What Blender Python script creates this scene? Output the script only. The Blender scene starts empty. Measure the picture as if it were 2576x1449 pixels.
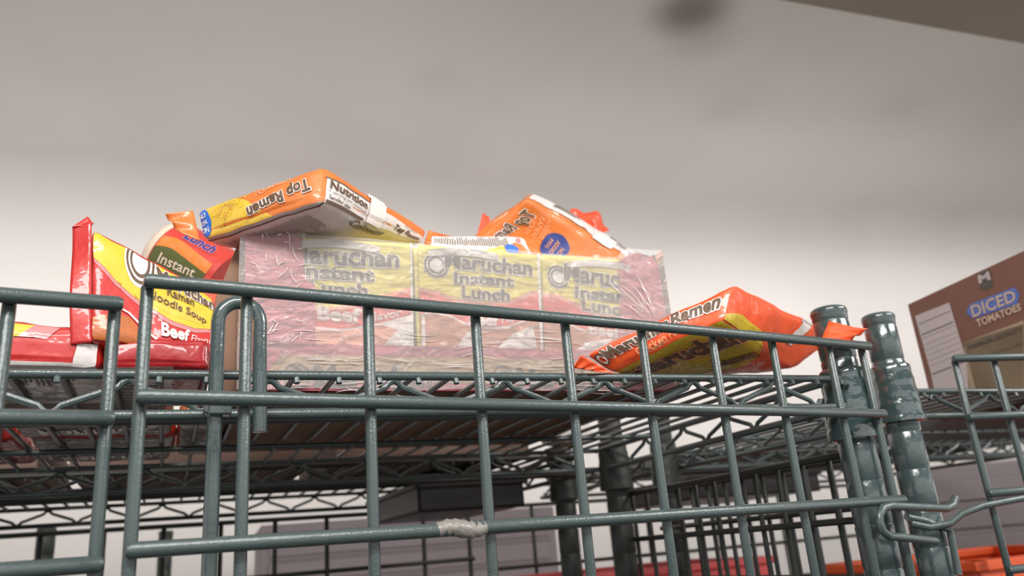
import bpy, bmesh, math, random
from mathutils import Vector, Matrix, noise
random.seed(7)
SC = bpy.context.scene
COL = SC.collection
PI = math.pi

# ------------------------------------------------------------------ camera
FPX, CX, CY = 2003.0, 1288.0, 724.5
RX = Vector((0.85772684, 0.0939715, 0.50544438))     # world X in (image right, image down, forward)
RY = Vector((-0.50779635, 0.30841209, 0.80437855))
RZ = Vector((-0.0802965, -0.94659988, 0.31225171))
EYE = 1.50                                           # eye height above the floor
cam = bpy.data.cameras.new('camera'); camo = bpy.data.objects.new('camera', cam); COL.objects.link(camo)
cam.sensor_width = 36.0; cam.lens = FPX / 2576.0 * 36.0; cam.clip_start = 0.01
cam.dof.use_dof = True; cam.dof.focus_distance = 0.50; cam.dof.aperture_fstop = (cam.lens / 1000.0) / 0.0032
camo.matrix_world = Matrix(((RX[0], -RX[1], -RX[2], 0), (RY[0], -RY[1], -RY[2], 0), (RZ[0], -RZ[1], -RZ[2], EYE), (0, 0, 0, 1)))
SC.camera = camo

# ------------------------------------------------------------------ light and exposure
SC.view_settings.view_transform = 'Standard'; SC.view_settings.look = 'None'
SC.view_settings.gamma = 1.0; SC.view_settings.exposure = 0.0; SC.view_settings.use_curve_mapping = False
W = bpy.data.worlds.new('room_light'); SC.world = W; W.use_nodes = True
W.node_tree.nodes['Background'].inputs[0].default_value = (1.0, 0.975, 0.955, 1)
W.node_tree.nodes['Background'].inputs[1].default_value = 1.0
_t = W.node_tree; _c = _t.nodes.new('ShaderNodeTexCoord'); _s = _t.nodes.new('ShaderNodeSeparateXYZ'); _r = _t.nodes.new('ShaderNodeMapRange')
_r.inputs[1].default_value = -0.25; _r.inputs[2].default_value = 0.25; _r.inputs[3].default_value = 0.44; _r.inputs[4].default_value = 1.75      # the aisle is darker low down
_t.links.new(_c.outputs['Generated'], _s.inputs[0]); _t.links.new(_s.outputs['Z'], _r.inputs[0]); _t.links.new(_r.outputs[0], _t.nodes['Background'].inputs[1])
def area(name, loc, target, sx, sy, power, col=(1.0, 0.98, 0.955)):
    l = bpy.data.lights.new(name, 'AREA'); l.shape = 'RECTANGLE'; l.size = sx; l.size_y = sy; l.energy = power; l.color = col
    o = bpy.data.objects.new(name, l); COL.objects.link(o)
    o.location = (loc[0], loc[1], loc[2] + EYE)
    d = Vector(target) - Vector(loc)
    o.rotation_euler = d.to_track_quat('-Z', 'Y').to_euler()
    return o
area('aisle_ceiling_lamp', (-0.25, -0.55, 0.98), (0.25, 0.5, 0.10), 1.1, 0.30, 23.0)
area('aisle_ceiling_lamp', (1.6, -0.6, 0.95), (0.8, 0.6, 0.1), 1.1, 0.30, 18.0)
wl = area('wall_washer_lamp', (1.33, 1.13, 1.12), (1.62, 2.30, 0.72), 5.5, 0.10, 9.5, (1.0, 0.985, 0.975)); wl.data.spread = math.radians(68)
ul = area('ceiling_fill', (0.90, 1.80, -0.35), (0.91, 1.85, 1.2), 4.0, 0.30, 6.8, (1.0, 0.98, 0.975)); ul.data.spread = math.radians(125)  # added fill from below to lift the ceiling tone, no fixture there

# ------------------------------------------------------------------ frames of reference
def ray(px, py):
    c = Vector((px - CX, py - CY, FPX))
    return Vector((RX.dot(c), RY.dot(c), RZ.dot(c)))
def at(px, py, Y):                       # point at distance Y in front of the shelf run (eye is the origin)
    d = ray(px, py); return d * (Y / d.y)
YAW = math.radians(-8.3)
E1 = Vector((math.cos(YAW), math.sin(YAW), 0)); E2 = Vector((-math.sin(YAW), math.cos(YAW), 0)); E3 = Vector((0, 0, 1))
ORG = Vector((0.1274, 0.4766, 0))
def U(u, v, z): return ORG + E1 * u + E2 * v + E3 * z
def hit(px, py, p0, n):
    d = ray(px, py); return d * (p0.dot(n) / d.dot(n))
UP = Vector((0, 0, EYE))

# ------------------------------------------------------------------ materials
def s2l(c):
    return tuple(((x / 255) / 12.92 if x / 255 <= 0.04045 else ((x / 255 + 0.055) / 1.055) ** 2.4) for x in c) + (1.0,)
MATS = {}
def mat(name, rgb, rough=0.5, metal=0.0, coat=0.0, bump=0.0, bscale=60.0, spec=0.5, var=0.0, vscale=30.0, stretch=None, bdist=0.002, trans=0.0, detail=3):
    if name in MATS: return MATS[name]
    m = bpy.data.materials.new(name); m.use_nodes = True; nt = m.node_tree; b = nt.nodes['Principled BSDF']
    b.inputs['Base Color'].default_value = s2l(rgb); b.inputs['Roughness'].default_value = rough; b.inputs['Metallic'].default_value = metal
    b.inputs['Coat Weight'].default_value = coat; b.inputs['Coat Roughness'].default_value = 0.08
    b.inputs['Specular IOR Level'].default_value = spec
    geo = nt.nodes.new('ShaderNodeTexCoord')
    src = geo.outputs['Object']
    if stretch:
        mp = nt.nodes.new('ShaderNodeMapping'); mp.inputs['Scale'].default_value = stretch; nt.links.new(src, mp.inputs[0]); src2 = mp.outputs[0]
    else: src2 = src
    if bump:
        n = nt.nodes.new('ShaderNodeTexNoise'); n.inputs['Scale'].default_value = bscale; n.inputs['Detail'].default_value = detail
        nt.links.new(src2, n.inputs['Vector'])
        bp = nt.nodes.new('ShaderNodeBump'); bp.inputs['Strength'].default_value = bump; bp.inputs['Distance'].default_value = bdist
        nt.links.new(n.outputs['Fac'], bp.inputs['Height']); nt.links.new(bp.outputs[0], b.inputs['Normal'])
        if coat: nt.links.new(bp.outputs[0], b.inputs['Coat Normal'])
    if var:
        n = nt.nodes.new('ShaderNodeTexNoise'); n.inputs['Scale'].default_value = vscale; n.inputs['Detail'].default_value = 4
        nt.links.new(src2, n.inputs['Vector'])
        r = nt.nodes.new('ShaderNodeMix'); r.data_type = 'RGBA'
        c = s2l(rgb); r.inputs[6].default_value = tuple(x * (1 - var) for x in c[:3]) + (1,); r.inputs[7].default_value = tuple(min(1, x * (1 + var)) for x in c[:3]) + (1,)
        nt.links.new(n.outputs['Fac'], r.inputs[0]); nt.links.new(r.outputs[2], b.inputs['Base Color'])
    MATS[name] = m; return m
def film(name, rgb, bump=0.5, bscale=55, var=0.0, vscale=60):      # printed glossy plastic wrapper
    return mat(name, rgb, rough=0.42, coat=0.55, bump=bump, bscale=bscale, bdist=0.003, var=var, vscale=vscale)
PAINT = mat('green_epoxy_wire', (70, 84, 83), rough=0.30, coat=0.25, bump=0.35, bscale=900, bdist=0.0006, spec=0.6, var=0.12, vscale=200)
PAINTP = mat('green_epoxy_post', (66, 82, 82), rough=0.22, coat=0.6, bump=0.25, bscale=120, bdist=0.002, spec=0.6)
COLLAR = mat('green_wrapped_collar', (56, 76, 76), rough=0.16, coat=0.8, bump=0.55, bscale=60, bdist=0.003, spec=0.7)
SHADEDW = mat('shaded_green_wire', (48, 52, 48), rough=0.45, spec=0.4)  # green wire away from the light, its shade put into the base colour
ORANGE = film('orange_wrapper', (228, 126, 58))
ORANGE2 = film('bright_orange_wrapper', (250, 92, 40))
REDO = film('red_orange_wrapper', (246, 88, 54))
YEL = film('yellow_wrapper', (222, 190, 50))
NOOD = film('noodle_picture', (232, 190, 70), var=0.35, vscale=70)
NOOD2 = film('noodle_swirl', (214, 164, 66), var=0.3, vscale=90)
RED = film('red_wrapper', (200, 46, 42))
REDD = film('deep_red_wrapper', (176, 30, 36))
PINKW = film('pale_pink_wrapper', (232, 130, 130))
WHITE = film('white_wrapper', (228, 220, 216))
GREYW = film('grey_print_wrapper', (178, 168, 162), var=0.25, vscale=120)
BROWNI = mat('brown_ink', (104, 80, 62), rough=0.4, coat=0.3)
WHITEI = mat('white_ink', (240, 232, 226), rough=0.4, coat=0.3)
GREYI = mat('grey_ink', (120, 110, 104), rough=0.5)
PEACHI = mat('peach_ink', (250, 178, 128), rough=0.4, coat=0.3)
BLUEI = mat('blue_ink', (50, 110, 205), rough=0.35, coat=0.4)
BLUED = mat('navy_ink', (52, 66, 140), rough=0.35, coat=0.4)
BEEFP = film('beef_picture', (190, 105, 50), var=0.45, vscale=110)
GREENI = mat('olive_green_ink', (86, 92, 44), rough=0.4)

# ------------------------------------------------------------------ mesh building
class MB:
    def __init__(s): s.v = []; s.f = []; s.m = []; s.mats = []
    def mi(s, m):
        if m not in s.mats: s.mats.append(m)
        return s.mats.index(m)
    def add(s, vs, fs, m):
        b = len(s.v); s.v += [Vector(p) for p in vs]; k = s.mi(m)
        for f in fs: s.f.append(tuple(b + i for i in f)); s.m.append(k)
    def box(s, c, ax, ay, az, m):           # centre and three half vectors
        vs = [c + ax * i + ay * j + az * k for i in (-1, 1) for j in (-1, 1) for k in (-1, 1)]
        fs = [(0, 1, 3, 2), (4, 6, 7, 5), (0, 4, 5, 1), (2, 3, 7, 6), (0, 2, 6, 4), (1, 5, 7, 3)]
        s.add(vs, fs, m)
    def tube(s, pts, r, m, seg=10, cap=True):
        pts = [Vector(p) for p in pts]; n = len(pts); rings = []
        up = None
        for i, p in enumerate(pts):
            t = (pts[min(i + 1, n - 1)] - pts[max(i - 1, 0)]).normalized()
            if up is None: up = t.orthogonal().normalized()
            up = (up - t * up.dot(t)).normalized(); w = t.cross(up)
            rr = r[i] if isinstance(r, (list, tuple)) else r
            rings.append([p + (up * math.cos(2 * PI * k / seg) + w * math.sin(2 * PI * k / seg)) * rr for k in range(seg)])
        vs = [q for g in rings for q in g]; fs = []
        for i in range(n - 1):
            for k in range(seg):
                fs.append((i * seg + k, i * seg + (k + 1) % seg, (i + 1) * seg + (k + 1) % seg, (i + 1) * seg + k))
        if cap: fs += [tuple(range(seg))[::-1], tuple((n - 1) * seg + k for k in range(seg))]
        s.add(vs, fs, m)
    def lathe(s, base, axis, prof, m, seg=32):      # prof: (radius, height)
        axis = axis.normalized(); a = axis.orthogonal().normalized(); b = axis.cross(a)
        vs = []; fs = []
        for r, h in prof:
            vs += [base + axis * h + (a * math.cos(2 * PI * k / seg) + b * math.sin(2 * PI * k / seg)) * r for k in range(seg)]
        for i in range(len(prof) - 1):
            for k in range(seg):
                fs.append((i * seg + k, i * seg + (k + 1) % seg, (i + 1) * seg + (k + 1) % seg, (i + 1) * seg + k))
        fs += [tuple(range(seg))[::-1], tuple((len(prof) - 1) * seg + k for k in range(seg))]
        s.add(vs, fs, m)
    def build(s, name, parent=None, origin=None, smooth=35, solid=0.0, bevel=0.0, weld=False):
        o0 = Vector(origin) if origin is not None else Vector((0, 0, 0))
        me = bpy.data.meshes.new(name); me.from_pydata([tuple(p - o0) for p in s.v], [], s.f)
        for m in s.mats: me.materials.append(m)
        for p, k in zip(me.polygons, s.m): p.material_index = k
        if weld:
            bm = bmesh.new(); bm.from_mesh(me); bmesh.ops.remove_doubles(bm, verts=bm.verts, dist=1e-6); bm.normal_update(); bm.to_mesh(me); bm.free()
        if smooth:
            me.polygons.foreach_set('use_smooth', [True] * len(me.polygons)); me.set_sharp_from_angle(angle=math.radians(smooth))
        me.update()
        o = bpy.data.objects.new(name, me); COL.objects.link(o)
        if parent: o.parent = parent
        else: o.location = o0 + UP
        if bevel:
            b = o.modifiers.new('bevel', 'BEVEL'); b.width = bevel; b.segments = 3; b.limit_method = 'ANGLE'
        if solid:
            b = o.modifiers.new('solid', 'SOLIDIFY'); b.thickness = solid; b.offset = 0
        return o
def root(name, label, cat, loc, group=None):
    o = bpy.data.objects.new(name, None); COL.objects.link(o); o.location = Vector(loc) + UP; o.empty_display_size = 0.02
    o['label'] = label; o['category'] = cat
    if group: o['group'] = group
    return o
def tag(o, label, cat, group=None):
    o['label'] = label; o['category'] = cat
    if group: o['group'] = group
    return o
def struct(o): o['kind'] = 'structure'; return o

# ---- flat print laid on a curved surface
def emit(mb, bm, surf, m, off, step):
    if step:
        for ax in (0, 1):
            lo = min(v.co[ax] for v in bm.verts); hi = max(v.co[ax] for v in bm.verts)
            k = math.floor(lo / step) + 1
            while k * step < hi:
                co = Vector((0, 0, 0)); co[ax] = k * step; no = Vector((0, 0, 0)); no[ax] = 1
                bmesh.ops.bisect_plane(bm, geom=bm.verts[:] + bm.edges[:] + bm.faces[:], plane_co=co, plane_no=no); k += 1
    bm.verts.index_update()
    vs = [surf(v.co.x, v.co.y, off) for v in bm.verts]
    mb.add(vs, [tuple(v.index for v in f.verts) for f in bm.faces], m); bm.free()
def poly(mb, surf, pts, m, off, step=0.0):
    bm = bmesh.new(); f = bm.faces.new([bm.verts.new((p[0], p[1], 0)) for p in pts])
    if len(pts) > 4: bmesh.ops.triangulate(bm, faces=[f], ngon_method='EAR_CLIP')
    emit(mb, bm, surf, m, off, step)
def disc(mb, surf, c, rx, ry, m, off, step=0.0, hole=None):
    n = 28
    if not hole:
        poly(mb, surf, [(c[0] + rx * math.cos(2 * PI * k / n), c[1] + ry * math.sin(2 * PI * k / n)) for k in range(n)], m, off, step)
    else:
        for k in range(n):
            a, b = 2 * PI * k / n, 2 * PI * (k + 1) / n
            poly(mb, surf, [(c[0] + rx * math.cos(a), c[1] + ry * math.sin(a)), (c[0] + rx * math.cos(b), c[1] + ry * math.sin(b)),
                            (c[0] + rx * hole * math.cos(b), c[1] + ry * hole * math.sin(b)), (c[0] + rx * hole * math.cos(a), c[1] + ry * hole * math.sin(a))], m, off, step)
def band(mb, surf, line, w, m, off, step=0.0):          # stroke of width w along a uv line
    for a, b in zip(line[:-1], line[1:]):
        a = Vector((a[0], a[1])); b = Vector((b[0], b[1])); d = b - a; n = Vector((-d.y, d.x)).normalized() * w / 2; e = d * 0.02
        poly(mb, surf, [a - e - n, b + e - n, b + e + n, a - e + n], m, off, step)
_txt = {}
def glyphs(s, offset):
    key = (s, offset)
    if key not in _txt:
        cu = bpy.data.curves.new('t', 'FONT'); cu.body = s; cu.size = 1; cu.offset = offset; cu.resolution_u = 3; cu.fill_mode = 'FRONT'; cu.space_character = 1.0 + max(0, offset) * 0.9
        ob = bpy.data.objects.new('t', cu); COL.objects.link(ob)
        bpy.context.view_layer.update(); dg = bpy.context.evaluated_depsgraph_get()
        me = bpy.data.meshes.new_from_object(ob.evaluated_get(dg))
        vs = [(v.co.x, v.co.y) for v in me.vertices]; fs = [tuple(p.vertices) for p in me.polygons]
        bpy.data.objects.remove(ob); bpy.data.curves.remove(cu); bpy.data.meshes.remove(me)
        _txt[key] = (vs, fs)
    return _txt[key]
def text(mb, surf, s, quad, m, off, outline=None, bold=0.02, step=0.0, ol=0.05):
    """quad: lower-left, lower-right, upper-right, upper-left corner of the word in the surface's own uv."""
    sp = 1.0
    vs0, _ = glyphs(s, bold)
    x0 = min(p[0] for p in vs0); x1 = max(p[0] for p in vs0); y0 = min(p[1] for p in vs0); y1 = max(p[1] for p in vs0)
    q = [Vector((p[0], p[1])) for p in quad]
    def put(o, mm, of):
        # keep one letter spacing for the word and its outline
        cu_vs, fs = glyphs_fixed(s, o, bold)
        bm = bmesh.new(); bv = []
        for p in cu_vs:
            a = (p[0] - x0) / (x1 - x0); b = (p[1] - y0) / (y1 - y0)
            w = (q[0] * (1 - a) + q[1] * a) * (1 - b) + (q[3] * (1 - a) + q[2] * a) * b
            bv.append(bm.verts.new((w.x, w.y, 0)))
        for f in fs:
            try: bm.faces.new([bv[i] for i in f])
            except ValueError: pass
        emit(mb, bm, surf, mm, of, step)
    if outline: put(bold + ol, outline, off - 0.00022)
    put(bold, m, off)
def glyphs_fixed(s, offset, base):
    key = (s, offset, base)
    if key not in _txt:
        cu = bpy.data.curves.new('t', 'FONT'); cu.body = s; cu.size = 1; cu.offset = offset; cu.resolution_u = 3; cu.fill_mode = 'FRONT'; cu.space_character = 1.0 + max(0, base) * 0.9
        ob = bpy.data.objects.new('t', cu); COL.objects.link(ob)
        bpy.context.view_layer.update(); dg = bpy.context.evaluated_depsgraph_get()
        me = bpy.data.meshes.new_from_object(ob.evaluated_get(dg))
        _txt[key] = ([(v.co.x, v.co.y) for v in me.vertices], [tuple(p.vertices) for p in me.polygons])
        bpy.data.objects.remove(ob); bpy.data.curves.remove(cu); bpy.data.meshes.remove(me)
    return _txt[key]

# ------------------------------------------------------------------ the room
WD = math.radians(-14.0)
WX = Vector((math.cos(WD), math.sin(WD), 0)); WY = Vector((-math.sin(WD), math.cos(WD), 0))
HC = 1.25                                        # ceiling above the eye
wall0 = Vector((0.07, 2.72, 0))                  # a point of the far wall
def plaster(name, rgb, stain=False):
    m = bpy.data.materials.new(name); m.use_nodes = True; nt = m.node_tree; b = nt.nodes['Principled BSDF']
    b.inputs['Roughness'].default_value = 0.9; b.inputs['Specular IOR Level'].default_value = 0.1
    tc = nt.nodes.new('ShaderNodeTexCoord'); n = nt.nodes.new('ShaderNodeTexNoise'); n.inputs['Scale'].default_value = 2.2; n.inputs['Detail'].default_value = 1.5
    nt.links.new(tc.outputs['Object'], n.inputs['Vector'])
    cr = nt.nodes.new('ShaderNodeMapRange'); cr.inputs[1].default_value = 0.35; cr.inputs[2].default_value = 0.7
    nt.links.new(n.outputs['Fac'], cr.inputs[0])
    mx = nt.nodes.new('ShaderNodeMix'); mx.data_type = 'RGBA'
    c = s2l(rgb); mx.inputs[6].default_value = c; mx.inputs[7].default_value = tuple(x * 0.94 for x in c[:3]) + (1,)
    nt.links.new(cr.outputs[0], mx.inputs[0]); out = mx.outputs[2]
    if stain:
        for (p, r, k, dark) in stain:
            mp = nt.nodes.new('ShaderNodeVectorMath'); mp.operation = 'DISTANCE'; nt.links.new(tc.outputs['Object'], mp.inputs[0]); mp.inputs[1].default_value = p
            mr = nt.nodes.new('ShaderNodeMapRange'); mr.interpolation_type = 'SMOOTHERSTEP'; mr.inputs[1].default_value = 0.0; mr.inputs[2].default_value = r; mr.inputs[3].default_value = k; mr.inputs[4].default_value = 0
            nt.links.new(mp.outputs['Value'], mr.inputs[0])
            m2 = nt.nodes.new('ShaderNodeMix'); m2.data_type = 'RGBA'; nt.links.new(mr.outputs[0], m2.inputs[0]); nt.links.new(out, m2.inputs[6]); m2.inputs[7].default_value = s2l(dark)
            out = m2.outputs[2]
    nt.links.new(out, b.inputs['Base Color'])
    return m
def ceil_pt(px, py):
    d = ray(px, py); return d * (HC / d.z)
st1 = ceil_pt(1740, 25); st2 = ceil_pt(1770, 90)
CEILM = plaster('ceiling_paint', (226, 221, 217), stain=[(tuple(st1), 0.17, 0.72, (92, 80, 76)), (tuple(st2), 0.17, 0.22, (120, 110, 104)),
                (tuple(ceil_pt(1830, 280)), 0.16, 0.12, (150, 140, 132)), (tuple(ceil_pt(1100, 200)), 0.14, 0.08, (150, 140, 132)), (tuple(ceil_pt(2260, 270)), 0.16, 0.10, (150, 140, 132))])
WALLM = plaster('wall_paint', (226, 221, 217))
# the far wall meets the ceiling in an added, shade-softening cove
def wall_sheet(profile, m, name, half=6.0):
    mb = MB(); n = len(profile); vs = []
    for sx in (-half, half):
        for (d, z) in profile: vs.append(wall0 + WX * sx + WY * d + E3 * z)
    mb.add(vs, [(i, i + 1, n + i + 1, n + i) for i in range(n - 1)], m)
    return struct(mb.build(name, smooth=60))
RC = 0.22
cove = [(-RC + RC * math.sin(a), HC - RC + RC * math.cos(a)) for a in [PI / 2 * (1 - k / 24) for k in range(25)]]
wall_sheet([(0, -EYE), (0, -0.3)] + cove[:12], WALLM, 'wall_back')
wall_sheet(cove[11:] + [(-RC - 0.5, HC), (-6.0, HC)], CEILM, 'ceiling')
FLOORM = mat('grey_floor_tile', (72, 66, 62), rough=0.5, var=0.15, vscale=3)
mb = MB(); mb.box(Vector((0.5, 0.5, -EYE - 0.02)), Vector((6, 0, 0)), Vector((0, 6, 0)), Vector((0, 0, 0.02)), FLOORM); struct(mb.build('floor', smooth=0))
# dropped soffit along the aisle
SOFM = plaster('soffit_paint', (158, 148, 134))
SH = 1.02
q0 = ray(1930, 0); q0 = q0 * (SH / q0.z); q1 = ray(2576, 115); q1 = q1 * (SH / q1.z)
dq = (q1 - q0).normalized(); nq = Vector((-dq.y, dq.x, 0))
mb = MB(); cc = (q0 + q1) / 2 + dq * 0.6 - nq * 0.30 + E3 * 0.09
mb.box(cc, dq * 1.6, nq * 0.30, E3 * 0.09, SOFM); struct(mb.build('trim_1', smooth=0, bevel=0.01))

# ------------------------------------------------------------------ wire shelving
def rod(name, a, b, r, m, parent, origin, seg=10):
    mb = MB(); a = Vector(a); b = Vector(b)
    d = (b - a).normalized(); e = r * 0.5
    mb.tube([a, a + d * e, b - d * e, b], [r * 0.7, r, r, r * 0.7], m, seg)
    return mb.build(name, parent, origin)
def zig(name, u0, u1, v, zt, zb, period, phase, r, m, parent, origin, f=U):
    pts = []; mb = MB()
    n0 = math.ceil((u0 - phase) / (period / 2)); n1 = math.floor((u1 - phase) / (period / 2))
    cr = []
    for k in range(n0, n1 + 1):
        cr.append((phase + k * period / 2, zt if k % 2 == 0 else zb, k % 2 == 0))
    for (u, z, top) in cr:
        s = -1 if top else 1
        for t in (-1, -0.6, -0.25, 0, 0.25, 0.6, 1):
            pts.append(f(u + t * 0.0055, v, z + s * 0.0042 * (t * t)))
    if len(pts) > 2: mb.tube(pts, r, m, 8); mb.build(name, parent, origin)
def copy_part(o, parent, off):
    c = o.copy(); COL.objects.link(c); c.parent = parent; c.location = o.location + off; return c
def wire_shelf(label, u0, u1, v0, v1, z, m, f=U, ph=-0.0049, deck0=0.0106, mids=(), group='wire shelves'):
    o = f(u0, v0, z); r = root('wire_shelf', label, 'shelf', o, group)
    zt, zb = z - 0.003, z - 0.0265
    for v in [v0, v1] + list(mids):
        rod('shelf_rail', f(u0, v, zt), f(u1, v, zt), 0.0029, m, r, o)
        rod('shelf_rail', f(u0, v, zb), f(u1, v, zb), 0.0033, m, r, o)
        zig('zigzag_wire', u0, u1, v + 0.001, zt - 0.003, zb + 0.002, 0.0765, ph, 0.0021, m, r, o, f)
    for u in (u0, u1):
        rod('shelf_rail', f(u, v0, zt), f(u, v1, zt), 0.0029, m, r, o)
        rod('shelf_rail', f(u, v0, zb), f(u, v1, zb), 0.0033, m, r, o)
        zig('zigzag_wire', v0, v1, u, zt - 0.003, zb + 0.002, 0.0765, 0.0, 0.0021, m, r, o, lambda a, b, c: f(b, a, c))
    first = None
    k0 = math.ceil((u0 - deck0) / 0.0255); k1 = math.floor((u1 - deck0) / 0.0255)
    for k in range(k0, k1 + 1):
        u = deck0 + k * 0.0255
        if first is None:
            mb = MB(); mb.tube([f(u, v0 - 0.003, z - 0.0085), f(u, v0 - 0.0025, z - 0.006), f(u, v0 + 0.003, z - 0.0035), f(u, v0 + 0.01, z - 0.0015), f(u, v1 - 0.01, z - 0.0015), f(u, v1 + 0.003, z - 0.0045)], 0.0019, m, 8)
            first = mb.build('deck_wire', r, o); fu = u
        else:
            copy_part(first, r, f(u, 0, 0) - f(fu, 0, 0))
    # front to back support wires
    for i in range(1, 3):
        v = v0 + (v1 - v0) * i / 3
        rod('cross_wire', f(u0, v, z - 0.006), f(u1, v, z - 0.006), 0.0026, m, r, o)
    return r
wire_shelf('green wire shelf carrying the noodle packs and the wrapped noodle case', -0.37, 0.446, 0.0, 0.42, 0.115, PAINT, mids=())
wire_shelf('dark far wire shelf behind the shelf of noodle packs, carrying brown cartons', -0.75, 0.446, 0.47, 0.88, 0.115, SHADEDW, ph=0.01)
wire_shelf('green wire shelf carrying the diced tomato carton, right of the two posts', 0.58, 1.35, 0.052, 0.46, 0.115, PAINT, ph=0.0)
wire_shelf('dark wire shelf behind the shelf that carries the diced tomato carton', 0.58, 1.35, 0.51, 0.90, 0.115, SHADEDW, ph=0.02)

def post(label, p, top, m, mc=None, collar=(0.083, 0.135), group='shelf posts', bot=-0.45, caps=True):
    o = Vector((p[0], p[1], bot)); r = root('shelf_post', label, 'post', o, group)
    R0 = 0.0147; prof = [(R0 * 0.6, bot), (R0, bot + 0.001)]; z = top - 0.012
    zs = []
    while z > bot + 0.03: zs.append(z); z -= 0.0335
    for z in reversed(zs): prof += [(R0, z - 0.0016), (R0 * 0.955, z - 0.0004), (R0 * 0.955, z + 0.0004), (R0, z + 0.0016)]
    prof += [(R0, top - 0.004)]
    mb = MB(); mb.lathe(Vector((p[0], p[1], 0)), E3, prof, m, 40); mb.build('pole', r, o, smooth=50)
    mb = MB(); mb.lathe(Vector((p[0], p[1], 0)), E3, [(R0 * 1.03, top - 0.0055), (R0 * 1.05, top - 0.003), (R0 * 1.0, top - 0.0008), (R0 * 0.85, top + 0.0006), (R0 * 0.3, top + 0.0012)], m, 40); mb.build('end_cap', r, o, smooth=60)
    if collar:
        a, b = collar
        mb = MB(); pr = []
        for k in range(13):
            t = k / 12; pr.append((0.0212 - 0.0035 * t + 0.0004 * math.sin(k * 2.3), a + (b - a) * t))
        mb.lathe(Vector((p[0], p[1], 0)), E3, [(0.0165, a - 0.001)] + pr + [(0.0155, b + 0.002)], mc or m, 40); mb.build('shelf_collar', r, o, smooth=60)
    return r
P0 = U(0.461, 0.012, 0); P1 = U(0.563, 0.052, 0)
post('green post with wrapped collar, nearer the middle of the two posts by the orange pack', P0, 0.176, PAINTP, COLLAR, (0.064, 0.121))
post('green post with wrinkled collar, between the near wire panel and the tomato carton', P1, 0.186, PAINTP, COLLAR)
post('dark post at the back corner of the near shelf, left of the side grids', U(0.461, 0.41, 0), 0.165, SHADEDW, None, (0.062, 0.121))
post('dark post at the corner of the far shelf, beside the near shelf\'s back post', U(0.461, 0.56, 0), 0.135, SHADEDW, None, (0.062, 0.121))
post('dark post behind the wrapped collar post, at the back of the tomato carton shelf', U(0.563, 0.45, 0), 0.16, SHADEDW, None, (0.062, 0.121))
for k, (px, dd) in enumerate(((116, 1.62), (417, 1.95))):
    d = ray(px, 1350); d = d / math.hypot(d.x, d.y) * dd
    post(('dark far post seen below the shelf at the left edge, before the pale wall', 'thin dark far post seen below the red pack, between two front wires')[k], d, 0.10, SHADEDW, None, None)
post('green post at the outer left end of the near shelf', U(-0.385, 0.0, 0), 0.176, PAINTP, COLLAR, (0.064, 0.121))

def panel(name, label, f, xs, zs, z0, z1, rw, rr, m, group, front=0.0062, over=0.006, x0=None, x1=None):
    """f(x, d, z); xs uprights, zs rails in front of them."""
    a = xs[0] - over if x0 is None else x0; b = xs[-1] + over if x1 is None else x1
    o = f(a, 0, z0); r = root(name, label, 'wire gate', o, group)
    for x in xs: rod('upright_wire', f(x, 0, z0), f(x, 0, z1), rw, m, r, o)
    for z in zs: rod('rail', f(a, -front, z), f(b, -front, z), rr, m, r, o, 14)
    return r, o
fF = lambda x, d, z: Vector((x, 0.4 + d, z))
PX = [0.0435, 0.0905, 0.1561, 0.2237, 0.2888, 0.3516, 0.4175, 0.4798, 0.5452, 0.5874]
rF, oF = panel('wire_gate', 'long green wire panel in front of the shelf, spanning the middle of the picture', fF, PX, [0.1362, 0.0802, 0.0132, -0.055], -0.075, 0.1362, 0.0031, 0.0036, PAINT, 'front wire panels', x0=0.0410, x1=0.5905)
# latch hook welded to its right end
mb = MB(); hk = [(0.652, 0.012), (0.646, 0.006), (0.636, 0.004), (0.566, 0.009), (0.556, 0.008), (0.5495, 0.003), (0.548, -0.002), (0.5495, -0.008), (0.556, -0.0125), (0.566, -0.0135), (0.612, -0.0195)]
mb.tube([Vector((x, 0.390, z)) for x, z in hk], 0.0031, PAINT, 12); lo = mb.build('latch_hook', rF, oF); 
mb = MB(); T = []
for k in range(15):
    t = k / 14; x = 0.1885 + 0.0285 * t
    T.append((0.0037 + 0.0010 * math.sin(t * PI) + 0.0004 * math.sin(k * 2.7), x))
TAPE = mat('clear_grey_tape', (138, 134, 128), rough=0.35, coat=0.3, bump=0.6, bscale=150, bdist=0.003)
mb.tube([Vector((x, 0.4 - 0.0062, 0.0132 + 0.0010 * math.sin(i * 0.45))) for i, (r_, x) in enumerate(T)], [r_ for r_, x in T], TAPE, 12)
tp = mb.build('tape_scrap', rF, oF); tp['label'] = 'crumpled clear grey tape on the lower rail'

fL = lambda x, d, z: Vector((x, 0.4255 + d, z))
LX = [-0.1535, -0.0840, -0.0128, 0.0320]
panel('wire_gate', 'green wire panel at the left edge, hung slightly lower than the long one', fL, LX, [0.1316, 0.0747, 0.0091, -0.055], -0.075, 0.1316, 0.0031, 0.0038, PAINT, 'front wire panels', x1=0.0350, x0=-0.20)
RYAW = math.radians(-17); R0_ = Vector((0.741, 0.412, 0)); r1 = Vector((math.cos(RYAW), math.sin(RYAW), 0)); r2 = Vector((-math.sin(RYAW), math.cos(RYAW), 0))
fR = lambda x, d, z: R0_ + r1 * x + r2 * d + E3 * z
rR, oR = panel('wire_gate', 'green wire panel at the right edge, in front of the diced tomato carton', fR, [0.0, 0.045, 0.108, 0.172, 0.236], [0.1362, 0.0815, 0.0142, -0.05], -0.075, 0.1362, 0.0031, 0.0036, PAINT, 'front wire panels')
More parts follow.
